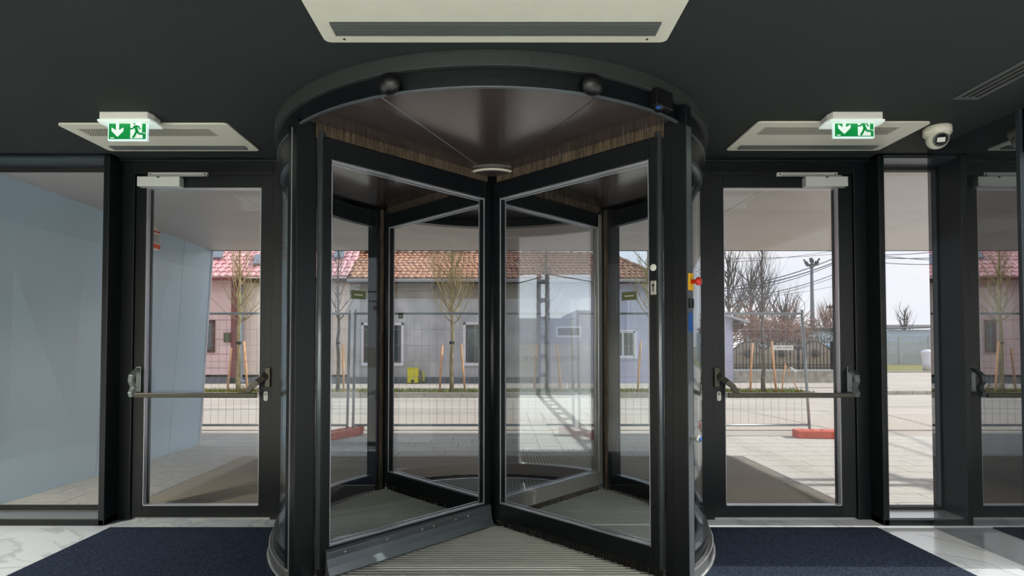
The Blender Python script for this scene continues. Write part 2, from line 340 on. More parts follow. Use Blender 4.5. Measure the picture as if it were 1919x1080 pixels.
# side doors (doors and their frames)
def side_door(name, jl, l0, g0, g1, l1, jr, flip, label):
    """jl,jr outer limits of the fixed frame; l0,l1 the leaf; g0,g1 the glass; flip: hinge on the right"""
    r = structure(name, label)
    MB().bb(jl, l0 - .004, YD - .05, YD + .10, 0, CEIL).obj('frame_jamb', 'frame', r, bevel=.003)
    MB().bb(l1 + .004, jr, YD - .05, YD + .10, 0, CEIL).obj('frame_jamb', 'frame', r, bevel=.003)
    MB().bb(l0 - .004, l1 + .004, YD - .05, YD + .10, 2.785, CEIL).obj('frame_head', 'frame', r, bevel=.003)
    MB().bb(jl, jr, YD - .10, YD + .10, 2.872, CEIL).obj('head_trim', 'frame', r, bevel=.003)
    MB().bb(l0, l1, YD - .02, YD + .09, 0, .010).obj('threshold', 'silver', r)
    lf = MB()
    ZB, ZT = .105, 2.675
    lf.bb(l0, g0, YD - .035, YD + .022, .014, 2.778).bb(g1, l1, YD - .035, YD + .022, .014, 2.778)
    lf.bb(g0, g1, YD - .035, YD + .022, .014, ZB).bb(g0, g1, YD - .035, YD + .022, ZT, 2.778)
    leaf = lf.obj('door_leaf', 'frame', r, bevel=.003)
    MB().bb(g0, g1, YD, YD + .012, ZB, ZT).obj('pane', 'glass', leaf)
    b = MB()
    b.bb(g0, g0 + .006, YD - .03, YD + .02, ZB, ZT).bb(g1 - .006, g1, YD - .03, YD + .02, ZB, ZT)
    b.bb(g0, g1, YD - .03, YD + .02, ZT - .006, ZT).bb(g0, g1, YD - .03, YD + .02, ZB, ZB + .006)
    b.obj('glazing_bead', 'bead', leaf)
    hx = g1 if flip else g0                                     # hinge side shows the deep leaf edge outside
    sg = -1 if flip else 1
    for k in range(3):
        MB().bb(hx + sg * (.001 + .005 * k), hx + sg * (.004 + .005 * k), YD + .022, YD + .042, ZB, ZT).obj('hinge_seal', 'frame_lit' if k % 2 == 0 else 'groove', leaf)
    # panic bar
    zb = 1.0; yb = YD - .13
    ax, bx = (l0 + .045, l1 - .045)
    MB().rbox(((ax + bx) / 2 + sg * .0, yb, zb), (bx - ax - .06, .026, .038)).obj('push_bar', 'alu_dark', leaf, bevel=.006)
    hinge, lock = (bx, ax) if flip else (ax, bx)
    # hinge end: short hooked arm
    m = MB(); o = sg
    prof = [(YD - .035, 1.20), (YD - .10, 1.16), (YD - .125, 1.12), (YD - .085, 1.06), (YD - .115, .985), (YD - .135, .985), (YD - .15, 1.02), (YD - .118, 1.06), (YD - .15, 1.11), (YD - .14, 1.16), (YD - .06, 1.215), (YD - .035, 1.215)]
    m.prism(prof, 'x', hinge - .017, hinge + .017); m.obj('bracket_arm', 'alu_mid', leaf, bevel=.003)
    MB().bb(hinge - .02, hinge + .02, YD - .045, YD - .035, 1.02, 1.22).obj('bracket_plate', 'alu_mid', leaf, bevel=.003)
    # lock end: long curved arm sweeping down to the bar
    pts = [(lock + sg * .03, YD - .06, 1.185), (lock + sg * .012, YD - .10, 1.14), (lock - sg * .03, YD - .125, 1.105), (lock - sg * .075, YD - .13, 1.07), (lock - sg * .105, YD - .13, 1.02), (lock - sg * .12, YD - .13, .99)]
    wv = [.024, .024, .022, .02, .019, .019]
    top = [(Vector(p) + Vector((-sg * w_ * .7, -.0, w_ * .7))) for p, w_ in zip(pts, wv)]; bot = [(Vector(p) - Vector((-sg * w_ * .7, -.0, w_ * .7))) for p, w_ in zip(pts, wv)]
    m = MB()
    for i in range(len(pts) - 1):
        q = [bot[i], bot[i + 1], bot[i + 1] + Vector((0, .03, 0)), bot[i] + Vector((0, .03, 0)), top[i], top[i + 1], top[i + 1] + Vector((0, .03, 0)), top[i] + Vector((0, .03, 0))]
        m.hexa(q)
    m.obj('bracket_arm', 'alu_dark', leaf)
    MB().bb(lock + sg * .03 - .02, lock + sg * .03 + .02, YD - .075, YD - .035, 1.06, 1.215).obj('bracket_plate', 'alu_dark', leaf, bevel=.003)
    # lock cylinder escutcheon
    cx = lock + sg * .005
    e_ = []
    for k in range(20):
        t = 2 * PI * k / 20; e_.append((cx + .017 * math.cos(t), .985 + .017 * math.sin(t) + (.022 if math.sin(t) > 0 else -.022)))
    MB().prism(e_, 'y', YD - .043, YD - .034).obj('lock_plate', 'white2', leaf)
    MB().lathe([(.009, 0), (.009, .006)], (cx, YD - .048, 1.0), 12, Matrix.Rotation(-PI / 2, 4, 'X')).obj('lock_cylinder', 'nickel', leaf)
    return r, leaf
d1, leaf1 = side_door('door_1', -3.06, -2.955, -2.872, -1.940, -1.845, -1.62, False, 'glazed black side door left of the revolving door')
d2, leaf2 = side_door('door_2', 1.50, 1.722, 1.815, 2.748, 2.86, 2.966, True, 'glazed black side door right of the revolving door')
# door closers
def closer(leaf, door, x0, x1, tx0, tx1, right):
    y = YD - .035
    b = MB(); b.bb(x0, x1, y - .065, y, PZ(352, YD - .05), PZ(334, YD - .05)); b.obj('closer_body', 'closer', leaf, bevel=.004)
    z0 = PZ(331, YD - .06)
    t = MB().bb(tx0, tx1, YD - .075, YD - .05, z0, z0 + .030).obj('closer_track', 'closer', door, bevel=.002)
    for xx in (tx0 + .02, tx1 - .02):
        MB().lathe([(.006, 0), (.006, .002)], (xx, YD - .0765, z0 + .015), 10, Matrix.Rotation(-PI / 2, 4, 'X')).obj('screw', 'dark', t)
    MB().rbox(((tx0 + tx1) / 2 + .02, YD - .10, z0 - .008), (tx1 - tx0 - .02, .022, .010)).obj('closer_arm', 'silver', leaf)
    MB().lathe([(.012, 0), (.012, .02)], ((x0 + x1) / 2, YD - .095, z0 - .022), 12).obj('closer_spindle', 'dark', leaf)
Yc = YD - .08
closer(leaf1, d1, PX(255, Yc), PX(335, Yc), PX(272, Yc), PX(384, Yc), False)
closer(leaf2, d2, PX(1512, Yc), PX(1591, Yc), PX(1461, Yc), PX(1575, Yc), True)

# porch soffit
so_ = structure('porch_soffit', 'pale grey panelled soffit over the porch outside the doors')
MB().bb(-8, 7.5, 4.66, 8.868, CEIL + .02, CEIL + .6).obj('soffit_body', 'darkroof', so_)
MB().bb(-8, 7.5, 8.868, 8.90, CEIL - .01, CEIL + .6).obj('fascia_edge', 'darkroof', so_)
pan = {}
xs = [-4.9, -2.6, 0.0, 2.54, 5.0, 7.5]; ys = [4.66, 6.3, 7.95, 8.868]
for a, b in zip(xs, xs[1:]):
    for c_, d_ in zip(ys, ys[1:]):
        MB().bb(a + .003, b - .003, c_ + .003, d_ - .003, CEIL - .004, CEIL + .02).obj('soffit_panel', 'soffit', so_)
# upper storey above (a real mass so the porch is roofed)
ub = structure('upper_storey', 'upper storey of the building above the porch')
MB().bb(-8, 7.5, 4.7, 8.9, CEIL + .6, 6.4).bb(-8, 3.45, -6.2, 4.7, CEIL + .3, 6.4).obj('upper_wall', 'darkroof', ub)
# left porch wall with panels
pw = structure('wall_porch', 'blue-grey clad wall at the left side of the porch')
T0, T1 = Vector((-4.355, 4.66, CEIL - .004)), Vector((-4.578, 8.868, CEIL - .004)); B0, B1 = Vector((-4.385, 4.66, 0)), Vector((-4.209, 7.857, 0))
th = Vector((-.04, 0, 0))
cuts = [0, .42, .80, 1]
for a, b in zip(cuts, cuts[1:]):
    g = .0009
    a_, b_ = a + g, b - (g if b < 1 else 0)
    q = [B0.lerp(B1, a_), B0.lerp(B1, b_), B0.lerp(B1, b_) + th, B0.lerp(B1, a_) + th, T0.lerp(T1, a_), T0.lerp(T1, b_), T0.lerp(T1, b_) + th, T0.lerp(T1, a_) + th]
    MB().hexa(q).obj('cladding_panel', 'porchwall', pw)
q = [B0 + th * 1.05, B1 + th * 1.05, B1 + Vector((-3, 0, 0)), B0 + Vector((-3, 0, 0)), T0 + th * 1.05, T1 + th * 1.05, T1 + Vector((-3, 0, 0)), T0 + Vector((-3, 0, 0))]
MB().hexa(q).obj('wall_core', 'frame', pw)
MB().hexa([B1 + Vector((-.2, .002, 0)), B1 + Vector((0.016, .002, 0)), B1 + Vector((0.016, .03, 0)), B1 + Vector((-.2, .03, 0)), T1 + Vector((-.2, .002, 0)), T1 + Vector((.016, .002, 0)), T1 + Vector((.016, .03, 0)), T1 + Vector((-.2, .03, 0))]).obj('end_trim', 'wframe', pw)

# paving
pv = structure('porch_paving', 'pale stone paving of the porch in staggered slabs')
MB().bb(-9, 12, 4.66, 8.60, -.12, -.02).obj('paving_bed', 'groove', pv)
MAT = (-3.20, 3.01, 4.72, 7.0)
tile = None
for r_ in range(14):
    y1 = 8.60 - r_ * .30; y0 = y1 - .30
    if y0 < 4.6: break
    off = (.0, .3, .12, .42)[r_ % 4]
    k = 0; x = -4.9 + off - .6
    while x < 7.4:
        x1 = x + .60
        inside = x > MAT[0] + .01 and x1 < MAT[1] - .01 and y0 > MAT[2] - .3 and y1 < MAT[3] + .01
        wallx = -4.2 - (.25 if y0 < 6 else 0)
        if not inside and x1 > -4.5:
            if tile is None:
                o = MB().bb(0, .591, 0, .291, -.02, 0).obj('paving_slab', 'paving', pv, local=True); tile = o.data; o.location = (x, y0, 0)
            else: inst('paving_slab', tile, pv, (x, y0, -.001 * rnd.random()))
        x = x1
MB().bb(7.4, 30, -8, 8.60, -.12, -.004).bb(3.45, 7.4, -8, 4.66, -.12, -.004).obj('side_paving', 'paving', pv)

# road, kerb, verge, pavement across the street
rd = structure('road', 'pale sunlit asphalt road beyond the fence')
MB().bb(-30, 40, 8.60, 9.20, -.12, -.012).obj('road_edge_strip', 'asphalt', rd)
MB().bb(-30, 40, 9.20, 9.28, -.12, .004).obj('drain_line', 'kerb', rd)
MB().bb(-30, 40, 9.28, 11.3, -.12, -.016).obj('coarse_asphalt_strip', 'asphalt2', rd)
MB().bb(-30, 40, 11.3, 14.86, -.12, -.014).obj('road_surface', 'asphalt', rd)
MB().bb(8.9, 60, 14.86, 30, -.12, -.015).obj('side_street', 'asphalt', rd)
eg = structure('far_ground', 'open ground beyond the street'); MB().bb(-200, 300, -80, 300, -.3, -.125).obj('ground_surface', 'earth', eg)
kb = structure('kerb', 'concrete kerb along the far side of the road')
ks = None
x = -14.0
while x < 8.4:
    if ks is None:
        o = MB().bb(0, .985, 0, .15, -.1, .115).obj('kerbstone', 'kerb', kb, local=True); ks = o.data; o.location = (x, 14.86, 0)
    else: inst('kerbstone', ks, kb, (x, 14.86 + rnd.uniform(-.008, .008), rnd.uniform(-.006, .004)))
    x += 1.0
# verge with real blades
vg = structure('grass_verge', 'narrow verge of sparse winter grass behind the kerb')
MB().bb(-14, 8.6, 15.01, 16.3, -.1, .10).obj('verge_soil', 'grass', vg)
g = MB(); g2 = MB()
for k in range(9000):
    x, y = rnd.uniform(-9, 8.5), 15.03 + 1.2 * rnd.random(); h = rnd.uniform(.02, .09); a = rnd.uniform(0, PI); dx, dy = math.cos(a) * .012, math.sin(a) * .012
    t = g if rnd.random() < .75 else g2
    t.add([(x - dx, y - dy, .095), (x + dx, y + dy, .095), (x + rnd.uniform(-.04, .04), y + rnd.uniform(-.02, .02), .10 + h)], [(0, 1, 2)])
tag(g.obj('grass_blades', 'blade', vg), kind='stuff'); tag(g2.obj('dry_grass_blades', 'leaf', vg), kind='stuff')
fp = structure('far_pavement', 'pavement in front of the houses'); MB().bb(-14, 8.6, 16.3, 18.6, -.1, .12).bb(8.6, 12.6, 18.2, 20.4, -.1, .02).obj('pavement_surface', 'asphalt', fp)

# ================================================================== REVOLVING DOOR
rv = thing('revolving_door', (DC[0], DC[1], 0), 'large black four-wing revolving door in a round glazed drum at the centre of the entrance', 'revolving door')
cx_, cy_ = DC
def arc(*a, **k): return MB().arc(*a, c=DC, **k)
arc(1.50, 1.60, 2.815, CEIL, 0, 360, n=96).obj('canopy_collar', 'collar', rv, bevel=.003)
# canopy ring: shallow over the two openings, deeper over the curved walls
fa = MB()
fa.arc(1.564, 1.575, 2.715, 2.815, -50, 50, n=40, c=DC).arc(1.47, 1.575, 2.64, 2.815, 130, 230, n=40, c=DC)
fa.arc(1.47, 1.575, 2.70, 2.815, 50, 130, n=32, c=DC).arc(1.47, 1.575, 2.70, 2.815, 230, 310, n=32, c=DC)
fa.obj('canopy_ring', 'frame', rv)
lip = MB()
lip.arc(1.570, 1.588, 2.706, 2.714, -49, 49, n=48, c=DC)
for a0, a1 in ((48, 132), (228, 312)):
    lip.arc(1.55, 1.583, 2.692, 2.70, a0, a1, n=40, c=DC).arc(1.55, 1.566, 2.655, 2.661, a0, a1, n=40, c=DC)
    lip.arc(1.55, 1.566, 2.565, 2.571, a0, a1, n=40, c=DC).arc(1.53, 1.56, 2.535, 2.541, a0, a1, n=40, c=DC)
lip.obj('polished_lip', 'frame_sat', rv)
for k in range(8):     # ceiling sectors with open joints between them
    a0 = 22.5 + 45 * k
    arc(.20, 1.563, 2.737, 2.76, a0 + .12, a0 + 44.88, n=10).obj('ceiling_panel', 'drumceil', rv)
arc(.20, 1.56, 2.762, 2.80, 0, 360, n=60).obj('ceiling_backing', 'groove', rv)
for dg in (-22.5,):
    arc(.24, 1.52, 2.735, 2.7378, dg - .10, dg + .10, n=1).obj('joint_strip', 'bead', rv)
MB().lathe([(.0, 2.715), (.19, 2.715), (.20, 2.72), (.23, 2.735), (.23, 2.738)], (cx_, cy_, 0), 48).obj('ceiling_rose', 'drumceil', rv)
MB().arc(.195, .215, 2.716, 2.728, -62, 62, n=24, c=DC).obj('rose_trim', 'white', rv)
# curved side walls
for a0, a1 in ((50, 130), (230, 310)):
    cw = arc(1.50, 1.575, 2.541, 2.70, a0, a1, n=36).obj('curved_top_rail', 'frame', rv)
    arc(1.50, 1.575, .0, .15, a0, a1, n=36).obj('curved_bottom_rail', 'frame', rv)
    arc(1.51, 1.58, .15, .157, a0, a1, n=36).obj('rail_trim', 'frame_sat', rv)
    p_ = MB()
    ns = 40
    for r_, fl_ in ((1.550, 0), (1.538, 1)):
        pass
    am = (a0 + a1) / 2
    for s0, s1 in ((a0, am - .15), (am + .15, a1)):
        arc(1.540, 1.550, .157, 2.541, s0, s1, n=24).obj('curved_pane', 'curved', rv)
    arc(1.53, 1.56, .157, 2.541, am - .9, am + .9, n=3).obj('pane_joint', 'frame', rv)
    arc(1.575, 1.612, .0, .075, a0 - 2, a1 + 2, n=40).obj('base_ring', 'silver', rv, bevel=.006)
# drum posts
for th_ in (-47.6, 47.6, 132.4, 227.6):
    t = math.radians(th_)
    po = arc(1.47, 1.60, 0, 2.738, th_ - 2.3, th_ + 2.3, n=3).obj('drum_post', 'frame', rv, bevel=.004)
    sg = 1 if th_ > 0 and th_ < 180 else -1
    arc(1.452, 1.47, .02, 2.70, th_ - .6, th_ + .6, n=2).obj('post_brush', 'brush', po)
    arc(1.592, 1.604, .0, 2.70, th_ - .1, th_ + .1, n=1).obj('post_groove', 'bead', po)
# service column at the right front
t = math.radians(47)
col_c = Vector((DC[0] + 1.585 * math.sin(math.radians(45.6)), DC[1] - 1.585 * math.cos(math.radians(45.6)), 0))
cm = Matrix.Rotation(math.radians(45.6), 4, 'Z')
sc_ = MB(); sc_.rbox((col_c.x, col_c.y, 1.405), (.067, .095, 2.81), m=cm); sco = sc_.obj('service_column', 'frame', rv, bevel=.004)
rad = Vector((math.sin(math.radians(45.6)), -math.cos(math.radians(45.6)), 0)); tan = Vector((math.cos(math.radians(45.6)), math.sin(math.radians(45.6)), 0))
fc = col_c + rad * .0478        # outward face, seen at the column's right
MB().rbox((fc.x, fc.y, 1.35), (.061, .001, 2.66), m=cm).obj('light_side_plate', 'frame_sat', sco)
def on_col(z, along=0.0, out=.0): return fc + tan * along + rad * out + Vector((0, 0, z))
MB().rbox(on_col(1.765, .0, .006), (.05, .012, .10), m=cm).obj('button_plate', 'yplate', sco, bevel=.002)
Rt = rad.to_track_quat('Z', 'Y').to_matrix().to_4x4()
MB().lathe([(.013, 0), (.013, .028), (.022, .032), (.025, .042), (.022, .051), (.010, .054)], on_col(1.765, .0, .012), 20, Rt).obj('emergency_button', 'red', sco)
MB().rbox(on_col(1.64, .0, .008), (.04, .016, .055), m=cm).obj('key_switch', 'dark', sco, bevel=.003)
MB().rbox(on_col(1.53, .0, .002), (.05, .004, .11), m=cm).obj('notice_label', 'blue', sco)
MB().lathe([(.012, 0), (.012, .03), (.02, .034), (.021, .05), (.012, .054)], on_col(.86, .0, .0), 18, Rt).obj('push_knob', 'nickel', sco)
MB().lathe([(.0145, 0), (.0145, .004)], on_col(.86, .0, .054), 18, Rt).obj('knob_cap', 'blue', sco)
# motion sensors and camera box on the canopy ring
def ring_pt(deg, r, z): t_ = math.radians(deg); return Vector((DC[0] + r * math.sin(t_), DC[1] - r * math.cos(t_), z))
for dg in (-18.8, 19.8):
    R_ = Matrix.Rotation(math.radians(dg), 4, 'Z')
    pos = ring_pt(dg, 1.588, 2.755)
    prof = []
    s_ = MB().lathe([(.052, 0), (.054, .016), (.050, .03), (.036, .044), (.018, .053), (.003, .056)], pos - Vector((0, 0, 0)), 28, R_ @ Matrix.Rotation(PI / 2, 4, 'X') @ Matrix.Diagonal((1.2, 1.05, 1.1, 1)))
    so2 = s_.obj('motion_sensor', 'dark', rv)
    pf = ring_pt(dg, 1.642, 2.775)
    MB().rbox(ring_pt(dg - .5, 1.634, 2.786), (.024, .002, .007), m=R_ @ Matrix.Rotation(math.radians(-35), 4, 'X')).obj('sensor_print', 'stickertext', so2)
R_ = Matrix.Rotation(math.radians(37.2), 4, 'Z')
pc = ring_pt(37.2, 1.60, 2.775)
cb = MB().rbox(pc, (.15, .06, .105), m=R_).obj('door_camera_box', 'dark', rv, bevel=.008)
MB().lathe([(.030, -.03), (.034, 0), (.028, .016), (.012, .024)], pc + Vector((-.02, -.02, -.045)), 20, Matrix.Rotation(math.radians(160), 4, 'X')).obj('camera_lens', 'dark', cb)
MB().lathe([(.012, 0), (.014, .004)], pc + Vector((-.028, -.045, -.055)), 14, Matrix.Rotation(math.radians(110), 4, 'X')).obj('lens_glint', 'blue', cb)
# floor mat grille inside the drum
arc(0, 1.47, .0008, .003, 0, 360, n=60).obj('mat_tray', 'matbase', rv)
arc(1.47, 1.50, .0008, .012, -50, 50, n=40).obj('tray_rim', 'silver', rv); arc(1.47, 1.50, .0008, .012, 130, 230, n=40).obj('tray_rim', 'silver', rv)
gb = MB(); y = -1.44
while y < 1.45:
    hw = math.sqrt(max(0, 1.462 ** 2 - y * y))
    if hw > .05: gb.bb(cx_ - hw, cx_ + hw, cy_ + y, cy_ + y + .0095, .003, .012)
    y += .0375
tag(gb.obj('mat_bars', 'bar', rv), kind='stuff')
# strip of the same mat reaching out in front of the opening
gb = MB(); y = 2.0
MB().bb(-1.25, 1.12, 2.0, 3.42, .0008, .003).obj('front_mat_tray', 'matbase', rv)
while y < 3.6:
    hw = 1.18 if y < 3.32 else math.sqrt(max(0, 1.47 ** 2 - (4.4 - y) ** 2)) * 0
    if hw > 0 and (cy_ - y) > 1.05:
        inner = math.sqrt(max(0, 1.475 ** 2 - (cy_ - y) ** 2)) if cy_ - y < 1.475 else 0
        if inner == 0: gb.bb(cx_ - hw, cx_ + hw, y, y + .0095, .003, .012)
    y += .0375
tag(gb.obj('front_mat_bars', 'bar', rv), kind='stuff')
# centre shaft
MB().lathe([(.055, .02), (.055, 2.714)], (cx_, cy_, 0), 24).obj('centre_shaft', 'frame', rv)
MB().lathe([(.0, .004), (.085, .004), (.085, .02), (.06, .03)], (cx_, cy_, 0), 24).obj('shaft_base', 'frame', rv)
# wings, drawn along local +X
def bristles(zb, zt, x0, x1, seed, spread=.006):
    r_ = random.Random(seed); b = MB(); x = x0
    while x < x1:
        lean = r_.uniform(-.004, .004); wd = r_.uniform(.0035, .006); top = zt + r_.uniform(-.006, .004)
        for yy in (-.006, .004):
            b.add([(x, yy, zb), (x + wd, yy, zb), (x + wd + lean, yy + r_.uniform(-spread, spread), top), (x + lean, yy + r_.uniform(-spread, spread), top)], [(0, 1, 2, 3)])
        x += wd * .8
    return b
def wing(deg, kind, glassmat='glass', label=None):
    """deg measured like the drum angles"""
    rz = math.radians(deg - 90)
    wg = thing('wing', (0, 0, 0), label, rz=rz, parent=rv)
    W[wg.name] = Matrix.Translation((cx_, cy_, 0)) @ Matrix.Rotation(rz, 4, 'Z')
    L0, G0, G1, L1 = .045, .115, 1.395, 1.452
    ZB, ZT, ZR0, ZR1 = .185, 2.53, .065, 2.655
    lo = dict(local=True)
    MB().bb(L0, G0, -.032, .032, .06, ZR1).obj('inner_stile', 'frame', wg, bevel=.004, **lo)
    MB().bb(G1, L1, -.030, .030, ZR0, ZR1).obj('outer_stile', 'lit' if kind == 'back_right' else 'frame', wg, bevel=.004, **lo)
    MB().lathe([(.024, ZR0), (.024, ZR1 + .035)], (L1 - .004, 0, 0), 20).obj('stile_edge', 'frame_sat', wg, **lo)
    MB().bb(G0, G1, -.030, .030, ZT, ZR1).obj('top_rail', 'frame', wg, bevel=.004, **lo)
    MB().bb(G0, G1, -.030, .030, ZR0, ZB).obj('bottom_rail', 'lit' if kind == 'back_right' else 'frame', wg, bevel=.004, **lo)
    MB().bb(G0, G1, -.006, .006, ZB, ZT).obj('pane', glassmat, wg, **lo)
    b = MB()
    for y0, y1 in ((-.032, -.024), (.024, .032)):
        b.bb(G0, G1, y0, y1, ZT - .014, ZT - .009).bb(G0, G1, y0, y1, ZB + .009, ZB + .014)
        b.bb(G0, G0 + .005, y0, y1, ZB, ZT).bb(G1 - .005, G1, y0, y1, ZB, ZT)
    b.bb(G0, G1, -.022, .022, ZT - .006, ZT).bb(G0, G1, -.022, .022, ZB, ZB + .006)
    b.obj('glazing_bead', 'bead', wg, **lo)
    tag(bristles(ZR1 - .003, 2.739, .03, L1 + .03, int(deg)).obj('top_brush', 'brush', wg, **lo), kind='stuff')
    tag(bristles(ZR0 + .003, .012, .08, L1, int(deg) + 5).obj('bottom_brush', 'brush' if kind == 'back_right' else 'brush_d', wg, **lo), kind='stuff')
    MB().bb(.03, L1, -.012, .012, ZR1, ZR1 + .012).obj('brush_holder', 'frame', wg, **lo)
    return wg
wfl = wing(-45, 'front_left', label='front left wing with a broad aluminium skirt')
wfr = wing(45, 'front_right', label='front right wing with the lock plate')
wbr = wing(135, 'back_right', 'coated', label='rear right wing with sunlit-painted bottom rail and tan brush')
wbl = wing(225, 'back_left')
# skirt on the front left wing (local coordinates, camera side)
side = -1 if (W[wfl.name] @ Vector((.7, -1, 0))).y < (W[wfl.name] @ Vector((.7, 1, 0))).y else 1
prof = [(.03, .175), (.05, .16), (.052, .12), (.062, .07), (.085, .03), (.085, .02), (.03, .02)]
MB().prism([(side * a, b) for a, b in prof], 'x', .06, 1.42).obj('bottom_skirt', 'frame_sat', wfl, local=True, bevel=.003)
for xx in (.30, .42, .62, .72, 1.0, 1.3):
    MB().lathe([(.006, 0), (.008, .004), (.004, .006)], (xx, side * .052, .14), 10, Matrix.Rotation(-side * PI / 2, 4, 'X')).obj('skirt_screw', 'nickel', wfl, local=True)
# lock disc and plate on the front right wing's outer stile
side = -1 if (W[wfr.name] @ Vector((.7, -1, 0))).y < (W[wfr.name] @ Vector((.7, 1, 0))).y else 1
RX = Matrix.Rotation(-side * PI / 2, 4, 'X')
MB().lathe([(.0, 0), (.021, 0), (.021, .004), (.018, .006)], (1.424, side * .030, 1.865), 24, RX).obj('lock_cover_disc', 'white2', wfr, local=True)
lp = MB().bb(1.406, 1.444, side * .030, side * .036, 1.70, 1.785).obj('lock_plate', 'nickel', wfr, local=True, bevel=.003)
MB().lathe([(.0, 0), (.008, 0), (.008, .003)], (1.425, side * .036, 1.757), 12, RX).bb(1.422, 1.428, side * .036, side * .0375, 1.72, 1.75).obj('keyhole', 'dark', lp, local=True)
# stickers on the glass
def wing_sticker(wg, px, py, wpx, hpx, txt=True):
    # intersect the view ray with the wing plane
    Mi = W[wg.name].inverted(); o_ = Mi @ Vector((0, 0, EYE))
    X1, Z1 = px_at(px, py, 4.0); d_ = (Mi @ Vector((X1, 4.0, Z1))) - o_
    t_ = -o_.y / d_.y; p = o_ + d_ * t_
    dist = (W[wg.name] @ p).y; wdt = wpx / F_PX * dist * 1.41; hh = hpx / F_PX * dist
    sy = -1 if o_.y < 0 else 1
    st = MB().bb(p.x - wdt / 2, p.x + wdt / 2, sy * .0062, sy * .0068, p.z - hh / 2, p.z + hh / 2).obj('sticker', 'sticker', wg, local=True)
    MB().bb(p.x - wdt * .3, p.x + wdt * .3, sy * .0068, sy * .0070, p.z - hh * .05, p.z + hh * .05).obj('sticker_print', 'stickertext', st, local=True)
wing_sticker(wfl, 671, 553, 22, 16); wing_sticker(wfr, 1180, 555, 23, 16); wing_sticker(wbl, 752, 592, 11, 11)
for wg, px, py in ((wfl, 552, 1017), (wfr, 1217, 1012)):
    pass
# small etched maker's marks near the lower outer glass corners
for wg in (wfl, wfr):
    sy = -1 if (W[wg.name].inverted() @ Vector((0, 0, 1))).y < 0 else 1
    MB().bb(1.24, 1.36, sy * .0062, sy * .0066, .215, .222).obj('etched_mark', 'bead', wg, local=True)

# ================================================================== LOBBY FITTINGS
def carpet(name, x0, x1, label, side):
    # rectangle with the drum cut out
    pts = []; y0, y1 = 2.0, 4.30
    R = 1.63
    if side < 0:
        pts = [(x0, y0), (-1.3, y0)]
        a = [(DC[0] - R * math.sin(math.radians(t)), DC[1] - R * math.cos(math.radians(t))) for t in range(50, 88, 3)]
        pts += [(-1.3, 3.35)] + a + [(DC[0] - R, y1), (x0, y1)]
    else:
        a = [(DC[0] + R * math.sin(math.radians(t)), DC[1] - R * math.cos(math.radians(t))) for t in range(86, 49, -3)]
        pts = [(x0, y0), (x1, y0), (x1, y1), (DC[0] + R, y1)] + a + [(x0, 3.35)]
        pts = [(1.18, y0), (x1, y0), (x1, y1), (DC[0] + R, y1)] + a + [(1.18, 3.35)]
    o = MB().prism(pts, 'z', .001, .010).obj(name, 'carpet')
    return tag(o, label, 'carpet', 'entrance carpets')
carpet('entrance_carpet', -2.967, -1.3, 'navy entrance carpet in front of the left side door', -1)
carpet('entrance_carpet', 1.2, 2.87, 'navy entrance carpet in front of the right side door', 1)

def air_curtain(x0, x1, y0, y1, label, intake=True):
    t_ = thing('air_curtain', ((x0 + x1) / 2, (y0 + y1) / 2, CEIL), label, 'air curtain', 'ceiling air curtains')
    z = CEIL - .012
    sl = (y1 - .115, y1 - .045) if intake else (y1 - .175, y1 - .065)
    r_ = .03; pts = []
    for (qx, qy, a0) in ((x0 + r_, y0 + r_, 180), (x1 - r_, y0 + r_, 270), (x1 - r_, y1 - r_, 0), (x0 + r_, y1 - r_, 90)):
        for k in range(5): tt = math.radians(a0 + 22.5 * k); pts.append((qx + r_ * math.cos(tt), qy + r_ * math.sin(tt)))
    ex = (x0 + .07, x1 - .07)
    # panel made of a rounded plate, with the outlet built as a dark recess below it
    MB().prism(pts, 'z', z, CEIL - .0005).obj('cover_panel', 'white', t_)
    ou = MB().bb(ex[0], ex[1], sl[0], sl[1], z - .002, z - .0002).obj('outlet_slot', 'groove', t_)
    n = 5
    for k in range(n):
        yy = sl[0] + (k + .5) * (sl[1] - sl[0]) / n
        MB().hexa([(ex[0], yy - .008, z - .004), (ex[1], yy - .008, z - .004), (ex[1], yy + .004, z - .009), (ex[0], yy + .004, z - .009),
                   (ex[0], yy - .008, z - .002), (ex[1], yy - .008, z - .002), (ex[1], yy + .004, z - .007), (ex[0], yy + .004, z - .007)]).obj('louvre_blade', 'slot', ou)
    if intake:
        gy0, gy1 = y0 + .07, y0 + .21; gx0, gx1 = x0 + .08, x1 - .16
        gr = MB().bb(gx0, gx1, gy0, gy1, z - .0015, z).obj('intake_grille', 'grille', t_)
        hl = MB(); k = 0; yy = gy0 + .008
        while yy < gy1 - .004:
            xx = gx0 + .008 + (.009 if k % 2 else 0)
            while xx < gx1 - .008: hl.bb(xx, xx + .011, yy, yy + .006, z - .0022, z - .0012); xx += .018
            yy += .011; k += 1
        tag(hl.obj('grille_holes', 'slot', gr), kind='stuff')
    for xx in (x0 + .10, x1 - .10):
        MB().lathe([(.0, 0), (.006, 0), (.006, .003)], (xx, y1 - .03, z - .003), 10).obj('panel_screw', 'dark', t_)
    return t_
air_curtain(-.858, .816, 1.9, 2.724, 'long cream air curtain panel with a grey louvre in the ceiling above the revolving door', False)
air_curtain(-3.0, -1.845, 3.752, 4.275, 'small cream air curtain in the ceiling above the left side door')
air_curtain(1.73, 2.90, 3.725, 4.265, 'small cream air curtain in the ceiling above the right side door')

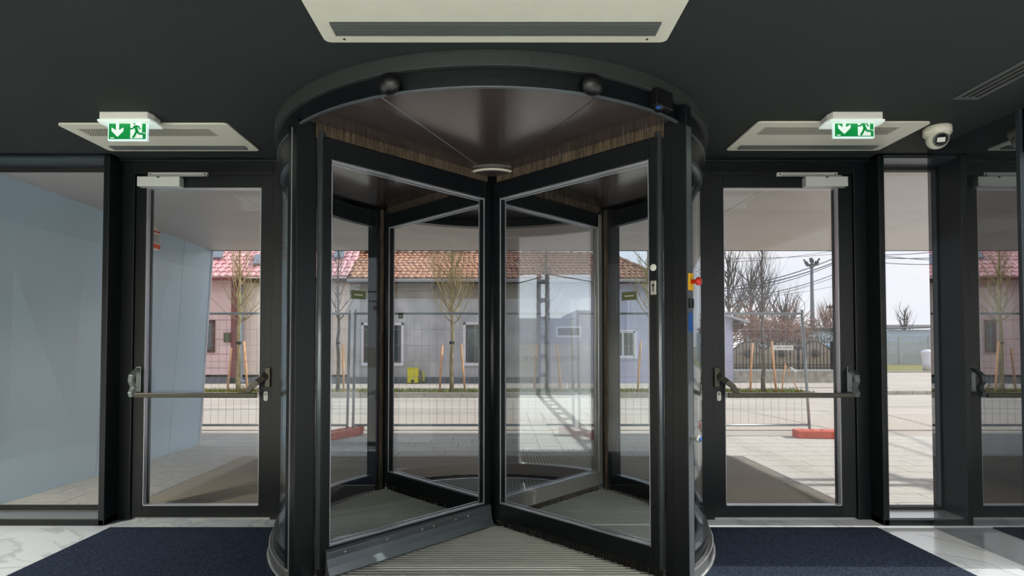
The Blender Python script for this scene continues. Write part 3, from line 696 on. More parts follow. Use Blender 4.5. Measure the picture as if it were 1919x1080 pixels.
def exit_sign(pxc, flip, label):
    Y = 3.62
    # housing on the ceiling, panel hanging below
    zb = PZ(262 if not flip else 257, Y); zt = PZ(226 if not flip else 220, Y)
    xl, xr = (PX(206, Y, 240), PX(275, Y, 240)) if not flip else (PX(1563, Y, 240), PX(1635, Y, 240))
    t_ = thing('exit_sign', ((xl + xr) / 2, Y, CEIL), label, 'exit sign', 'illuminated exit signs')
    hx0, hx1 = (xl - .035, xr + .035)
    pts = [(hx0, Y - .05), (hx1, Y - .05), (hx1 + .012, Y + .0), (hx1, Y + .09), (hx0, Y + .09), (hx0 - .012, Y + .0)]
    MB().prism(pts, 'z', CEIL - .045, CEIL - .0005).obj('housing', 'white2', t_, bevel=.004)
    MB().prism([(a + (.014 if a > (xl + xr) / 2 else -.014), b) for a, b in pts], 'z', CEIL - .062, CEIL - .047).obj('diffuser_rim', 'exitwhite', t_, bevel=.003)
    MB().prism([(xl - .03, CEIL - .063), (xr + .03, CEIL - .063), (xr + .008, zt + .004), (xl - .008, zt + .004)], 'y', Y - .03, Y + .02).obj('light_hood', 'exitwhite', t_)
    pn = MB().bb(xl - .008, xr + .008, Y - .008, Y + .012, zb - .008, zt + .006).obj('acrylic_panel', 'exitedge', t_, bevel=.002)
    gpn = MB().bb(xl, xr, Y - .0105, Y - .0082, zb, zt).obj('green_face', 'exitgreen', t_)
    w_, h_ = xr - xl, zt - zb
    def P(u, v): return (xl + u * w_, zb + v * h_)
    f0, f1 = Y - .0122, Y - .0106
    MB().prism([P(.59, .04), P(.92, .04), P(.92, .26), P(.98, .26), P(.98, .34), P(.90, .34), P(.90, .95), P(.59, .95)], 'y', f0, f1).obj('doorway_symbol', 'exitwhite', gpn)
    MB().prism([P(.20, .88), P(.28, .88), P(.28, .46), P(.40, .60), P(.40, .42), P(.24, .12), P(.08, .42), P(.08, .60), P(.20, .46)], 'y', f0, f1).obj('down_arrow', 'exitwhite', gpn)
    m = MB(); g0, g1 = Y - .0138, Y - .0123
    m.prism([P(.695 + .035 * math.cos(a * PI / 6), .81 + .075 * math.sin(a * PI / 6)) for a in range(12)], 'y', g0, g1)
    def limb(pts, wd):
        for (a, b) in zip(pts, pts[1:]):
            dx, dy = (b[0] - a[0]) * w_, (b[1] - a[1]) * h_; L = math.hypot(dx, dy); nx, ny = -dy / L * wd / 2, dx / L * wd / 2
            A, B = P(*a), P(*b); m.prism([(A[0] + nx, A[1] + ny), (B[0] + nx, B[1] + ny), (B[0] - nx, B[1] - ny), (A[0] - nx, A[1] - ny)], 'y', g0, g1)
    limb([(.72, .70), (.775, .38)], .020)
    limb([(.71, .68), (.65, .52), (.58, .54)], .010); limb([(.74, .69), (.82, .64), (.86, .50)], .010)
    limb([(.76, .40), (.71, .20), (.66, .06)], .014); limb([(.78, .40), (.82, .27), (.92, .27), (.97, .22)], .013)
    m.obj('running_figure', 'exitgreen', gpn)
    MB().bb(xl + .012, xl + .035, f0, f1, zb + .005, zb + .011).obj('maker_print', 'exitwhite', gpn)
    return t_
exit_sign(245, False, 'green running-man exit sign hanging above the left side door')
exit_sign(1597, True, 'green running-man exit sign hanging above the right side door')

# turret camera on the ceiling at the right
Y = 3.83; X0 = PX(1757, Y, 280)
t_ = thing('security_camera', (X0, Y, CEIL), 'cream turret security camera on the ceiling beside the granite wall', 'camera')
MB().lathe([(.078, -.055), (.083, -.05), (.083, -.006), (.078, -.0005)], (X0, Y, CEIL), 36).obj('mounting_base', 'white', t_)
MB().lathe([(.074, -.063), (.078, -.055)], (X0, Y, CEIL), 36).obj('base_seam', 'white', t_)
b = MB(); prof = [(.066 * math.sin(k * PI / 14) + .0005, -.066 * math.cos(k * PI / 14)) for k in range(15)]
bc = Vector((X0, Y, CEIL - .085)); b.lathe(prof, bc, 32); ball = b.obj('turret_ball', 'white', t_)
look = Vector((-.34, -1, -.40)).normalized(); RL = look.to_track_quat('Z', 'Y').to_matrix().to_4x4()
MB().lathe([(.0, .055), (.044, .055), (.046, .060), (.040, .064)], bc, 28, RL).obj('lens_ring', 'slot', ball)
MB().lathe([(.0, .064), (.037, .064), (.036, .066)], bc, 28, RL).obj('lens_bezel', 'dark', ball)
p = bc + look * .067; MB().rbox(p, (.046, .030, .003), m=RL).obj('lens_window', 'nickel', ball)
# linear diffuser at the upper right
t_ = thing('slot_diffuser', (2.84, 2.6, CEIL), 'long black slot diffuser in the ceiling at the upper right', 'air vent')
MB().bb(2.755, 2.915, 1.9, 3.383, CEIL - .006, CEIL - .0005).obj('diffuser_frame', 'slot', t_)
for k in range(3):
    xx = 2.785 + k * .040
    MB().bb(xx, xx + .020, 1.9, 3.345, CEIL - .0075, CEIL - .006).obj('air_slot', 'groove', t_)

# outdoor siren on the porch wall
Y = 7.30; wx = -4.545 + .0
t_ = thing('alarm_siren', (-4.50, 7.3, 2.72), 'white alarm siren with an orange strobe high on the porch wall', 'alarm')
zt_, zb_ = PZ(430, 7.3), PZ(474, 7.3)
pts = [(7.02, zb_ + .02), (7.10, zb_), (7.22, zb_ + .01), (7.25, zb_ + .12), (7.24, zt_ - .06), (7.12, zt_), (7.02, zt_ - .01)]
MB().prism(pts, 'x', -4.52, -4.40).obj('siren_case', 'white2', t_, bevel=.02)
MB().bb(-4.405, -4.392, 7.06, 7.22, zb_ + .03, zb_ + .085).obj('strobe_lens', 'orange', t_, bevel=.004)
sg_ = MB()
for k in range(8): sg_.bb(-4.402, -4.397, 7.07, 7.21, zb_ + .105 + k * .014, zb_ + .110 + k * .014)
sg_.obj('sound_slots', 'slot', t_)
MB().bb(-4.402, -4.397, 7.06, 7.22, zt_ - .075, zt_ - .055).obj('name_print', 'redprint', t_)

# porch entrance mat
em = thing('entrance_mat', (-.09, 5.9, 0), 'wide ribbed metal entrance mat on the porch paving outside the doors', 'mat')
x0, x1, y0, y1 = MAT
MB().bb(x0, x1, y0, y1, .0006, .003).obj('mat_backing', 'matbase', em)
fr_ = MB().bb(x0 - .012, x1 + .012, y1, y1 + .012, .0006, .014).bb(x0 - .012, x0, y0, y1, .0006, .014).bb(x1, x1 + .012, y0, y1, .0006, .014); fr_.obj('mat_frame', 'silver', em)
bars = MB(); y = y0 + .01
while y < y1 - .02:
    dd = y - DC[1]; segs = [(x0, x1)]
    if abs(dd) < 1.63:
        hw = math.sqrt(1.63 ** 2 - dd * dd); segs = [(x0, DC[0] - hw), (DC[0] + hw, x1)]
    for a, b in segs: bars.bb(a, b, y, y + .015, .003, .013)
    y += .0375
tag(bars.obj('mat_bars', 'bar_out', em), kind='stuff')

# ================================================================== STREET: FENCE
FY = 8.68
X_A, X_B, X_C = PX(656, FY, 700), PX(1080, FY, 700), PX(1516, FY, 700)
def fence_panel(x0, x1, lean0, lean1, label):
    t_ = thing('mesh_barrier', ((x0 + x1) / 2, FY, 0), label, 'fence', 'temporary mesh fence panels')
    zt, zb = PZ(588, FY), PZ(797, FY)
    for x, ln in ((x0, lean0), (x1, lean1)):
        MB().tube([(x + ln * .0, FY, .06), (x + ln, FY, zt + .06)], .021, 10).obj('upright_tube', 'galv', t_)
    MB().tube([(x0, FY, zt), (x1 + lean1, FY, zt)], .019, 8).obj('top_tube', 'galv', t_)
    MB().tube([(x0, FY, zb), (x1, FY, zb)], .019, 8).obj('bottom_tube', 'galv', t_)
    m = MB(); n = int((x1 - x0) / .115)
    for k in range(1, n): x = x0 + (x1 - x0) * k / n; m.tube([(x, FY - .003, zb), (x, FY - .003, zt)], .0024, 4, False)
    for k in range(1, 7): z = zb + (zt - zb) * k / 7; m.tube([(x0, FY + .003, z), (x1, FY + .003, z)], .0024, 4, False)
    tag(m.obj('wire_mesh', 'wire', t_), kind='stuff')
    return t_
fence_panel(X_A - 3.55, X_A - .04, 0, .03, 'leftmost wire mesh fence panel standing behind the left side door')
fence_panel(X_A + .05, X_B - .04, .03, -.03, 'middle wire mesh fence panel behind the revolving door')
fence_panel(X_B + .05, X_C, -.02, -.10, 'right wire mesh fence panel ending behind the right side door')
def rubber_foot(x, y, rz, label):
    t_ = thing('barrier_weight', (x, y, 0), label, 'barrier weight', 'orange barrier weights', rz=rz)
    pr = [(-.36, .0), (.30, 0), (.33, .03), (.33, .10), (.28, .125), (-.33, .125), (-.36, .10)]
    pts = [(-.36, -.11), (.22, -.11), (.25, -.07), (.33, -.09), (.36, -.04), (.33, .0), (.36, .04), (.33, .09), (.25, .07), (.22, .11), (-.36, .11)]
    b = MB().prism(pts, 'z', .0, .115).obj('rubber_block', 'block', t_, local=True, bevel=.015)
    for yy in (-.055, .055):
        MB().lathe([(.025, 0), (.048, .0), (.05, .05), (.044, .075), (.02, .08)], (.31, yy, .05), 16).obj('end_lug', 'block', t_, local=True)
        MB().lathe([(.0, 0), (.022, 0), (.022, .003)], (.31, yy, .13), 14).obj('socket_hole', 'groove', t_, local=True)
    for xx in (-.24, -.10, .04):
        MB().lathe([(.0, 0), (.026, 0), (.030, .006), (.026, .012)], (xx, 0, .112), 16).obj('socket_rim', 'block', t_, local=True)
    return t_
rubber_foot(X_C + .03, FY - .22, math.radians(-5), 'orange-red rubber fence foot on the paving behind the right side door')
rubber_foot(X_B + .0, FY - .12, math.radians(-62), 'orange-red rubber fence foot seen through the rear right wing')
rubber_foot(X_A - .05, FY - .12, math.radians(62), 'orange-red rubber fence foot seen through the front left wing')

# ================================================================== TREES
def branchlet(mb, p, d, L, r, depth, rng, up=.25, nseg=5, kids=5, spread=.8):
    pts = [p.copy()]; rs = [r]; cur = p.copy(); dd = d.copy()
    for i in range(nseg):
        dd = (dd + Vector((rng.uniform(-.16, .16), rng.uniform(-.16, .16), up * .35 + rng.uniform(-.05, .12)))).normalized()
        cur = cur + dd * (L / nseg); pts.append(cur.copy()); rs.append(max(.0016, r * (1 - (i + 1) / nseg * .8)))
    mb.tube(pts, rs, 5 if r > .008 else 3, False)
    if depth > 0:
        for k in range(kids):
            i = rng.randint(1, nseg); q = pts[i]
            a = rng.uniform(0, 2 * PI); side_ = Vector((math.cos(a), math.sin(a), rng.uniform(0, .7)))
            nd = (dd * .7 + side_ * spread).normalized()
            branchlet(mb, q, nd, L * rng.uniform(.35, .6), rs[i] * .6, depth - 1, rng, up, 4, max(2, kids - 1), spread)
def street_tree(px, label, seed, bark='bark', h=4.6, first=2.0, r0=.062, crown=1.25, n=24, kids=4, up=.35, lean=0, Y=15.5, depth=2, stakes=True, low=None):
    X0 = PX(px, Y, 700); rng = random.Random(seed)
    t_ = thing('street_tree', (X0, Y, .1), label, 'tree', 'young bare street trees')
    pts = [(X0, Y, .06)]; rs = [r0 * 1.15]; z = .06
    while z < h: z += .35; pts.append((X0 + lean * z + rng.uniform(-.02, .02), Y + rng.uniform(-.02, .02), z)); rs.append(r0 * (1 - .85 * z / h) + .004)
    MB().tube(pts, rs, 10).obj('trunk', bark, t_)
    m = MB()
    for k in range(n):
        u = (k + .5) / n; z = first + (h - first - .2) * u ** 1.1; a = k * 2.4 + rng.uniform(-.3, .3)
        L = crown * (1 - .72 * u) * rng.uniform(.8, 1.15); el = math.radians(rng.uniform(28, 50) + 15 * u)
        branchlet(m, Vector((X0 + lean * z, Y, z)), Vector((math.cos(a) * math.cos(el), math.sin(a) * math.cos(el), math.sin(el))), L, r0 * .34 * (1 - .5 * u), depth, rng, up, 6, kids)
    if low:
        for a, L, z in low: branchlet(m, Vector((X0, Y, z)), Vector((math.cos(a), math.sin(a) * .3, .45)).normalized(), L, .02, 1, rng, .15, 7, 3)
    m.obj('branches', bark, t_)
    MB().lathe([(r0 * 1.1, -.04), (r0 * 1.25, 0), (r0 * 1.1, .04)], (X0, Y, 1.45), 12).obj('tie_band', 'band', t_)
    return X0
def stake(px0, py0, px1, py1, label, Y=15.3, r=.032, m='stake', group='wooden tree stakes'):
    a = px_at(px0, py0, Y); b = px_at(px1, py1, Y)
    r_ = random.Random(int(px0)); mid = ((a[0] + b[0]) / 2 + r_.uniform(-.015, .015), Y, (a[1] + b[1]) / 2)
    o = MB().tube([(a[0], Y, a[1]), mid, (b[0], Y, max(.06, b[1] - .08))], [r * .95, r, r * .9], 8).obj('tree_stake', m)
    return tag(o, label, 'stake', group)
street_tree(447, 'yellow-lit bare tree with low branches behind the left side door', 3, h=4.6, first=1.95, n=24, crown=1.45, kids=6, low=[(0.1, 1.0, 2.0), (3.05, 1.3, 2.05)])
street_tree(633, 'bare tree beside the maroon-tiled roof, left of the front left wing glass', 5, bark='bark_d', h=4.3, n=22, crown=1.0, r0=.05)
street_tree(847, 'bare young tree in front of the grey house with yellowish branches', 8, h=4.7, first=1.9, n=34, crown=1.45, kids=7)
street_tree(1024, 'bare thin tree behind the rear right wing of the revolving door', 11, bark='bark_d', h=4.5, n=22, crown=1.0, r0=.055)
street_tree(1224, 'bare tree at the right end of the lavender-grey house', 13, h=4.8, n=28, crown=1.35, r0=.075, lean=-.03)
street_tree(1430, 'dark bare tree in front of the wrought-iron fence', 17, bark='bark_d', h=4.2, first=2.0, n=34, crown=1.3, r0=.055, up=.5)
stake(434, 652, 426, 738, 'ochre stake left of the yellow-lit tree')
stake(457, 640, 464, 738, 'pale stake right of the yellow-lit tree')
stake(742 - 99, 645, 741 - 97, 738, 'short stake beside the tree left of the grey house')
stake(829, 646, 824, 738, 'left stake of the tree in front of the grey house')
stake(864, 644, 872, 740, 'right stake of the tree in front of the grey house')
stake(1006, 646, 1001, 740, 'left stake of the thin tree behind the rear right wing')
stake(1043, 646, 1051, 740, 'right stake of the thin tree behind the rear right wing')
stake(1201, 640, 1195, 738, 'tall stake left of the tree at the lavender-grey house')
stake(1410, 643, 1406, 738, 'left stake of the dark tree at the wrought-iron fence')
stake(1446, 640, 1455, 738, 'right stake of the dark tree carrying the white street sign')
stake(1472, 682, 1465, 732, 'short stake holding up the leaning stick', r=.02)
stake(1473, 686, 1500, 740, 'thin leaning stick with a white flap', r=.014, m='stake')
a = px_at(1448, 652, 15.27); b = px_at(1486, 652, 15.27)
sg_ = thing('street_sign', (a[0], 15.25, a[1]), 'small white arrow sign with dark lettering nailed to a stake', 'sign')
MB().prism([(a[0], a[1] - .06), (b[0], a[1] - .06), (b[0], a[1] + .065), (a[0], a[1] + .065)], 'y', 15.235, 15.25).obj('sign_board', 'white2', sg_)
text('sign_lettering', '< FABRICI de DEBARTII', 'cable', sg_, ((a[0] + b[0]) / 2, 15.232, a[1]), .055, sx=.86)
a = px_at(1478, 690, 15.27); o = MB().hexa([(a[0], 15.2, a[1]), (a[0] + .16, 15.2, a[1] - .13), (a[0] + .17, 15.25, a[1] - .12), (a[0] + .01, 15.25, a[1] + .01), (a[0] + .04, 15.2, a[1] + .03), (a[0] + .2, 15.2, a[1] - .06), (a[0] + .2, 15.25, a[1] - .06), (a[0] + .04, 15.25, a[1] + .03)]).obj('loose_sign_board', 'white2')
tag(o, 'small loose white board hanging from the leaning stick', 'sign')
# heap of dry leaves at the left tree
rl = random.Random(4); m = MB(); X0 = PX(466, 15.6, 725)
for k in range(420):
    r_ = abs(rl.gauss(0, .28)); a = rl.uniform(0, 2 * PI); x, y = X0 + r_ * math.cos(a) * 1.1, 15.6 + r_ * math.sin(a) * .5; z = .1 + max(0, .22 - r_ * .35) * rl.random()
    d = [Vector((rl.uniform(-.035, .035), rl.uniform(-.03, .03), rl.uniform(-.02, .03))) for _ in range(3)]
    m.add([Vector((x, y, z)) + q for q in d], [(0, 1, 2)])
o = m.obj('fallen_leaves', 'leaf'); tag(o, 'heap of dry brown leaves at the foot of the yellow-lit tree', 'leaves', kind='stuff')

# ================================================================== HOUSES ACROSS THE STREET
HY = 18.6
def house_window(parent, px0, px1, py0, py1, surround, sash, label=None, Y=HY, curtain=False, split=True, sw=5):
    x0, x1 = PX(px0, Y, 640), PX(px1, Y, 640); z1, z0 = PZ(py0, Y), PZ(py1, Y); s_ = sw / F_PX * Y
    f = MB(); f.bb(x0, x1, Y - .07, Y + .02, z0, z0 + s_ * 1.2).bb(x0, x1, Y - .05, Y + .02, z1 - s_, z1).bb(x0, x0 + s_, Y - .05, Y + .02, z0, z1).bb(x1 - s_, x1, Y - .05, Y + .02, z0, z1)
    wd = f.obj('window', surround, parent, bevel=.006); tag(wd, label)
    a0, a1, c0, c1 = x0 + s_, x1 - s_, z0 + s_ * 1.2, z1 - s_
    g = MB(); q = .045
    g.bb(a0, a0 + q, Y - .03, Y - .005, c0, c1).bb(a1 - q, a1, Y - .03, Y - .005, c0, c1).bb(a0, a1, Y - .03, Y - .005, c0, c0 + q).bb(a0, a1, Y - .03, Y - .005, c1 - q, c1)
    if split: mxx = (a0 + a1) / 2; g.bb(mxx - q * .7, mxx + q * .7, Y - .032, Y - .005, c0, c1)
    g.obj('sash', sash, wd)
    MB().bb(a0, a1, Y - .012, Y - .006, c0, c1).obj('window_pane', 'winglass', wd)
    if curtain:
        m = MB(); n = 22
        for k in range(n):
            xa = a0 + q + (a1 - a0 - 2 * q) * k / n; xb = a0 + q + (a1 - a0 - 2 * q) * (k + 1) / n; ya, yb = Y - (.016 + .006 * (k % 2)), Y - (.016 + .006 * ((k + 1) % 2))
            m.add([(xa, ya, c0 + q), (xb, yb, c0 + q), (xb, yb, c1 - q), (xa, ya, c1 - q)], [(0, 1, 2, 3)])
        m.obj('curtain', 'curtain', wd)
    return wd
def tiled_slope(parent, xl0, xr0, y0, z0, xl1, xr1, y1, z1, m, tw=.17, rows=9, name='roof_tiles', wave=.03):
    """slope from the eave (xl0..xr0 at y0,z0) to the ridge (xl1..xr1 at y1,z1): overlapping curved tiles as real geometry"""
    b = MB(); sl = Vector((0, y1 - y0, z1 - z0)); L = sl.length; d = sl / L; nrm = Vector((0, -d.z, d.y))
    for r_ in range(rows):
        t0, t1 = r_ / rows, min(1, (r_ + 1.12) / rows)
        xa, xb = xl0 + (xl1 - xl0) * t0, xr0 + (xr1 - xr0) * t0; n = max(1, int((xb - xa) / tw)); off = rnd.uniform(-.03, .03)
        for k in range(n):
            u = xa + (k + .5) * (xb - xa) / n + off; w_ = (xb - xa) / n
            jl = rnd.uniform(-.012, .012); jz = rnd.uniform(-.006, .008)
            A = Vector((0, y0, z0)) + sl * t0 + d * jl; B = Vector((0, y0, z0)) + sl * t1 + d * jl
            lo, hi = nrm * (.045 + jz), nrm * (.012 + jz); wv = nrm * wave
            vs = []
            for P_, h_ in ((A, lo), (B, hi)):
                for uu, q in ((-.5, 0), (-.22, 1), (.22, 1), (.5, 0)):
                    vs.append(Vector((u + uu * w_, 0, 0)) + P_ + h_ + (wv if q else Vector()))
            vs += [vs[0] - lo, vs[3] - lo]
            b.add(vs, [(0, 1, 5, 4), (1, 2, 6, 5), (2, 3, 7, 6), (0, 8, 9, 3, 2, 1)])
    return tag(b.obj(name, m, parent), kind='stuff')
def ridge_tiles(parent, p0, p1, m, n, r=.10):
    p0, p1 = Vector(p0), Vector(p1); b = MB()
    for k in range(n):
        a, c = p0.lerp(p1, k / n), p0.lerp(p1, (k + 1.1) / n); o = Vector((0, 0, rnd.uniform(-.01, .015)))
        b.tube([a + o, c + o], [r * 1.1, r * .85], 8)
    return tag(b.obj('ridge_tiles', m, parent), kind='stuff')
# --- pink house
pk = thing('pink_house', (PX(400, HY), HY, 0), 'pink rendered house with a glossy red tiled roof behind the left side door', 'house')
xw0, xc, xw1 = -15.5, PX(440, HY, 640), PX(512, HY, 640)
ze = PZ(522, HY)
MB().bb(xw0, xc - .12, HY, HY + 6, .4, ze).obj('wall', 'pink', pk)
MB().bb(xc - .12, xc + .10, HY - .03, HY + 6, .1, ze).obj('corner_strip', 'maroon', pk)
MB().bb(xc + .10, PX(655, HY, 640), HY + .01, HY + 6, .4, ze).obj('side_wall', 'peach', pk)
MB().bb(xw0, PX(655, HY, 640), HY - .03, HY + 6, 0, PZ(708, HY)).obj('plinth', 'plinth', pk)
for zz in (PZ(636, HY), PZ(664, HY), PZ(690, HY), PZ(600, HY)):
    MB().bb(xw0, xc - .12, HY - .006, HY + .001, zz - .006, zz + .006).obj('render_joint', 'maroon', pk)
house_window(pk, 382, 403, 600, 661, 'brownwood', 'brownwood', split=False, sw=3)
for zz in ((HY),):
    xb0, zb0 = px_at(421, 642, HY); xb1, zb1 = px_at(433, 624, HY)
    mb_ = MB().bb(xb0, xb1, HY - .09, HY, zb0, zb1).obj('meter_box', 'sticker', pk, bevel=.008)
ye = HY - .45; zre = PZ(520, ye)
xr_a, xr_b = xw0 - .3, PX(500, ye, 520)
MB().hexa([(xw0 - .3, ye, zre - .10), (xc + .3, ye, zre - .10), (xc + .3, HY + .1, zre - .02), (xw0 - .3, HY + .1, zre - .02), (xw0 - .3, ye, zre), (xc + .3, ye, zre), (xc + .3, HY + .1, zre + .05), (xw0 - .3, HY + .1, zre + .05)]).obj('eave_board', 'maroon', pk)
MB().hexa([(xc + .3, ye + .2, zre - .16), (PX(655, HY, 640), ye + .2, zre - .16), (PX(655, HY, 640), HY + .1, zre - .12), (xc + .3, HY + .1, zre - .12), (xc + .3, ye + .2, zre), (PX(655, HY, 640), ye + .2, zre), (PX(655, HY, 640), HY + .1, zre + .03), (xc + .3, HY + .1, zre + .03)]).obj('eave_board', 'eave', pk)
yr = HY + 3.6; zr = PZ(430, yr)
MB().hexa([(xw0, ye, zre), (xc, ye, zre), (xc, yr, zr - .03), (xw0, yr, zr - .03), (xw0, ye, zre + .02), (xc, ye, zre + .02), (xc, yr, zr), (xw0, yr, zr)]).obj('roof_deck', 'eave', pk)
tiled_slope(pk, xw0 - .3, PX(655, HY, 640), ye, zre, xw0 - .3, PX(655, HY, 640), yr, zr, 'tile_p', tw=.23, rows=14, wave=.045)
# grey roof windows set in the slope
def on_slope(px, t): y = ye + (yr - ye) * t; z = zre + (zr - zre) * t; return Vector((PX(px, y, 500), y - .10, z + .06))
for pa, pb, ta, tb in ((393, 420, .30, .52), (478, 500, .18, .36), (628, 645, .30, .45)):
    q0, q1, q2, q3 = on_slope(pa, ta), on_slope(pb, ta), on_slope(pb + 3, tb), on_slope(pa + 3, tb)
    up = Vector((0, -.03, .05)); MB().hexa([q0, q1, q2, q3, q0 + up, q1 + up, q2 + up, q3 + up]).obj('roof_window', 'rooflight', pk)
xd = PX(452, HY - .1, 640)
MB().tube([(xd, HY - .1, ze + .02), (xd, HY - .1, .35), (xd + .04, HY - .14, .22), (xd + .16, HY - .18, .17)], .055, 10).obj('downpipe', 'pipe', pk)
# --- long grey and lavender house
gh = thing('grey_house', (PX(900, HY), HY, 0), 'long low house with old clay tiles, its wall rough grey left and lavender right', 'house')
xg0, xg1, xg2 = PX(655, HY, 640) + .002, PX(1010, HY, 640), PX(1222, HY, 640)
MB().bb(xg0, xg1, HY, HY + 6, .3, PZ(560, HY)).bb(xg0, xg1, HY + .05, HY + 6, PZ(560, HY), PZ(524, HY)).obj('grey_wall', 'greywall', gh)
MB().bb(xg0, xg1, HY + .002, HY + .06, PZ(560, HY) - .01, PZ(526, HY)).obj('brown_grey_band', 'greyband', gh)  # darker brown-grey strip across the top of the wall
MB().bb(xg0, xg1, HY - .04, HY + 1, 0, PZ(707, HY)).obj('grey_plinth', 'plinth', gh)
MB().bb(xg1, xg2, HY, HY + 6, .1, PZ(524, HY)).obj('lavender_wall', 'bluewall', gh)
MB().bb(xg1, xg2, HY - .03, HY + 1, 0, PZ(712, HY)).obj('lavender_plinth', 'bluewall', gh)
house_window(gh, 677, 757, 605, 686, 'wframe', 'brownwood', curtain=False)
house_window(gh, 868, 945, 604, 686, 'wframe', 'brownwood')
house_window(gh, 1142, 1192, 619, 672, 'wframe', 'wframe', curtain=True, sw=2.5, label='white two-leaf window with grey curtains')
ye = HY - .35; zre = PZ(523, ye); yr = HY + 3.2; zr = PZ(477, yr)
MB().bb(xg0 + .01, xg2 + .15, ye - .1, ye + .02, zre - .10, zre - .01).obj('gutter', 'gutter', gh, bevel=.02)
MB().bb(xg0 + .01, xg2 + .1, ye, HY, zre - .12, zre - .02).obj('eave_soffit', 'eave', gh)
xe0, xe1 = xg0 + .02, xg2 + .2; xr1 = PX(1142, yr, 480); xm = PX(905, HY, 520)
MB().hexa([(xe0, ye, zre - .02), (xe1, ye, zre - .02), (xe1, HY + 6.4, zre - .02), (xe0, HY + 6.4, zre - .02), (xe0 - 1.5, yr - .02, zr - .06), (xr1, yr - .02, zr - .06), (xr1, yr + .02, zr - .06), (xe0 - 1.5, yr + .02, zr - .06)]).obj('roof_deck', 'eave', gh)
tiled_slope(gh, xe0 + .02, xm, ye, zre, xe0 - 1.4, PX(905, yr, 480), yr, zr, 'tile_o', tw=.185, rows=9)
tiled_slope(gh, xm, xe1, ye, zre, PX(905, yr, 480), xr1, yr, zr, 'tile_d', tw=.185, rows=9)
ridge_tiles(gh, (xe0 - 1.2, yr, zr + .04), (xr1, yr, zr + .0), 'tile_d', 34)
ridge_tiles(gh, (xr1, yr, zr), (xe1, ye, zre + .04), 'tile_d', 14)
MB().tube([(PX(1075, yr, 470), yr + .5, zr - .1), (PX(1073, yr, 470), yr + .5, zr + .6)], .06, 8).obj('vent_pipe', 'maroon', gh)
# gas cabinet
ga = px_at(764, 718, HY - .2); gb_ = px_at(784, 691, HY - .2)
gc = thing('gas_cabinet', ((ga[0] + gb_[0]) / 2, HY - .2, ga[1]), 'bright yellow gas cabinet with a bent yellow pipe against the grey house', 'gas cabinet')
MB().bb(ga[0], gb_[0], HY - .28, HY - .045, ga[1], gb_[1]).obj('cabinet_body', 'yellow', gc, bevel=.02)
MB().bb(ga[0] - .01, gb_[0] + .01, HY - .30, HY - .045, gb_[1], gb_[1] + .03).obj('cabinet_lid', 'yellow', gc, bevel=.008)
MB().bb(ga[0] + .12, ga[0] + .22, HY - .286, HY - .28, ga[1] + .02, ga[1] + .11).obj('cabinet_print', 'dark', gc)
xq = gb_[0]
MB().tube([(xq, HY - .15, ga[1] + .08), (xq + .06, HY - .15, ga[1] + .08), (xq + .06, HY - .15, gb_[1] - .10), (xq + .17, HY - .15, gb_[1] - .10), (xq + .17, HY - .15, .14)], .028, 8).obj('gas_pipe', 'yellow', gc)
MB().lathe([(.04, 0), (.045, .05)], (xq + .17, HY - .15, .13), 10).obj('pipe_collar', 'dark', gc)
# --- white lean-to house at the right
rs = thing('lean_to_shed', (PX(1350, 19.6), 19.6, 0), 'pale lavender end wall with a sloping roof behind the right side door', 'house')
xs1 = PX(1374, 19.6, 650)
MB().prism([(PX(1240, 19.6, 650), 0), (xs1, 0), (xs1, PZ(600, 19.6)), (PX(1240, 19.6, 650), PZ(560, 19.6))], 'y', 19.6, 24).obj('end_wall', 'bluewall', rs)
za, zb2 = PZ(577, 19.4), PZ(606, 19.4); xa, xb = PX(1300, 19.4), PX(1402, 19.4)
MB().prism([(xa, za), (xb, zb2), (xb, zb2 + .07), (xa, za + .07)], 'y', 19.25, 24).obj('roof_slab', 'gutter', rs)
MB().prism([(xs1, PZ(605, 19.6)), (xb - .1, zb2 - .02), (xb - .12, zb2 - .16), (xs1, PZ(622, 19.6))], 'y', 19.5, 24).obj('eave_box', 'eave', rs)

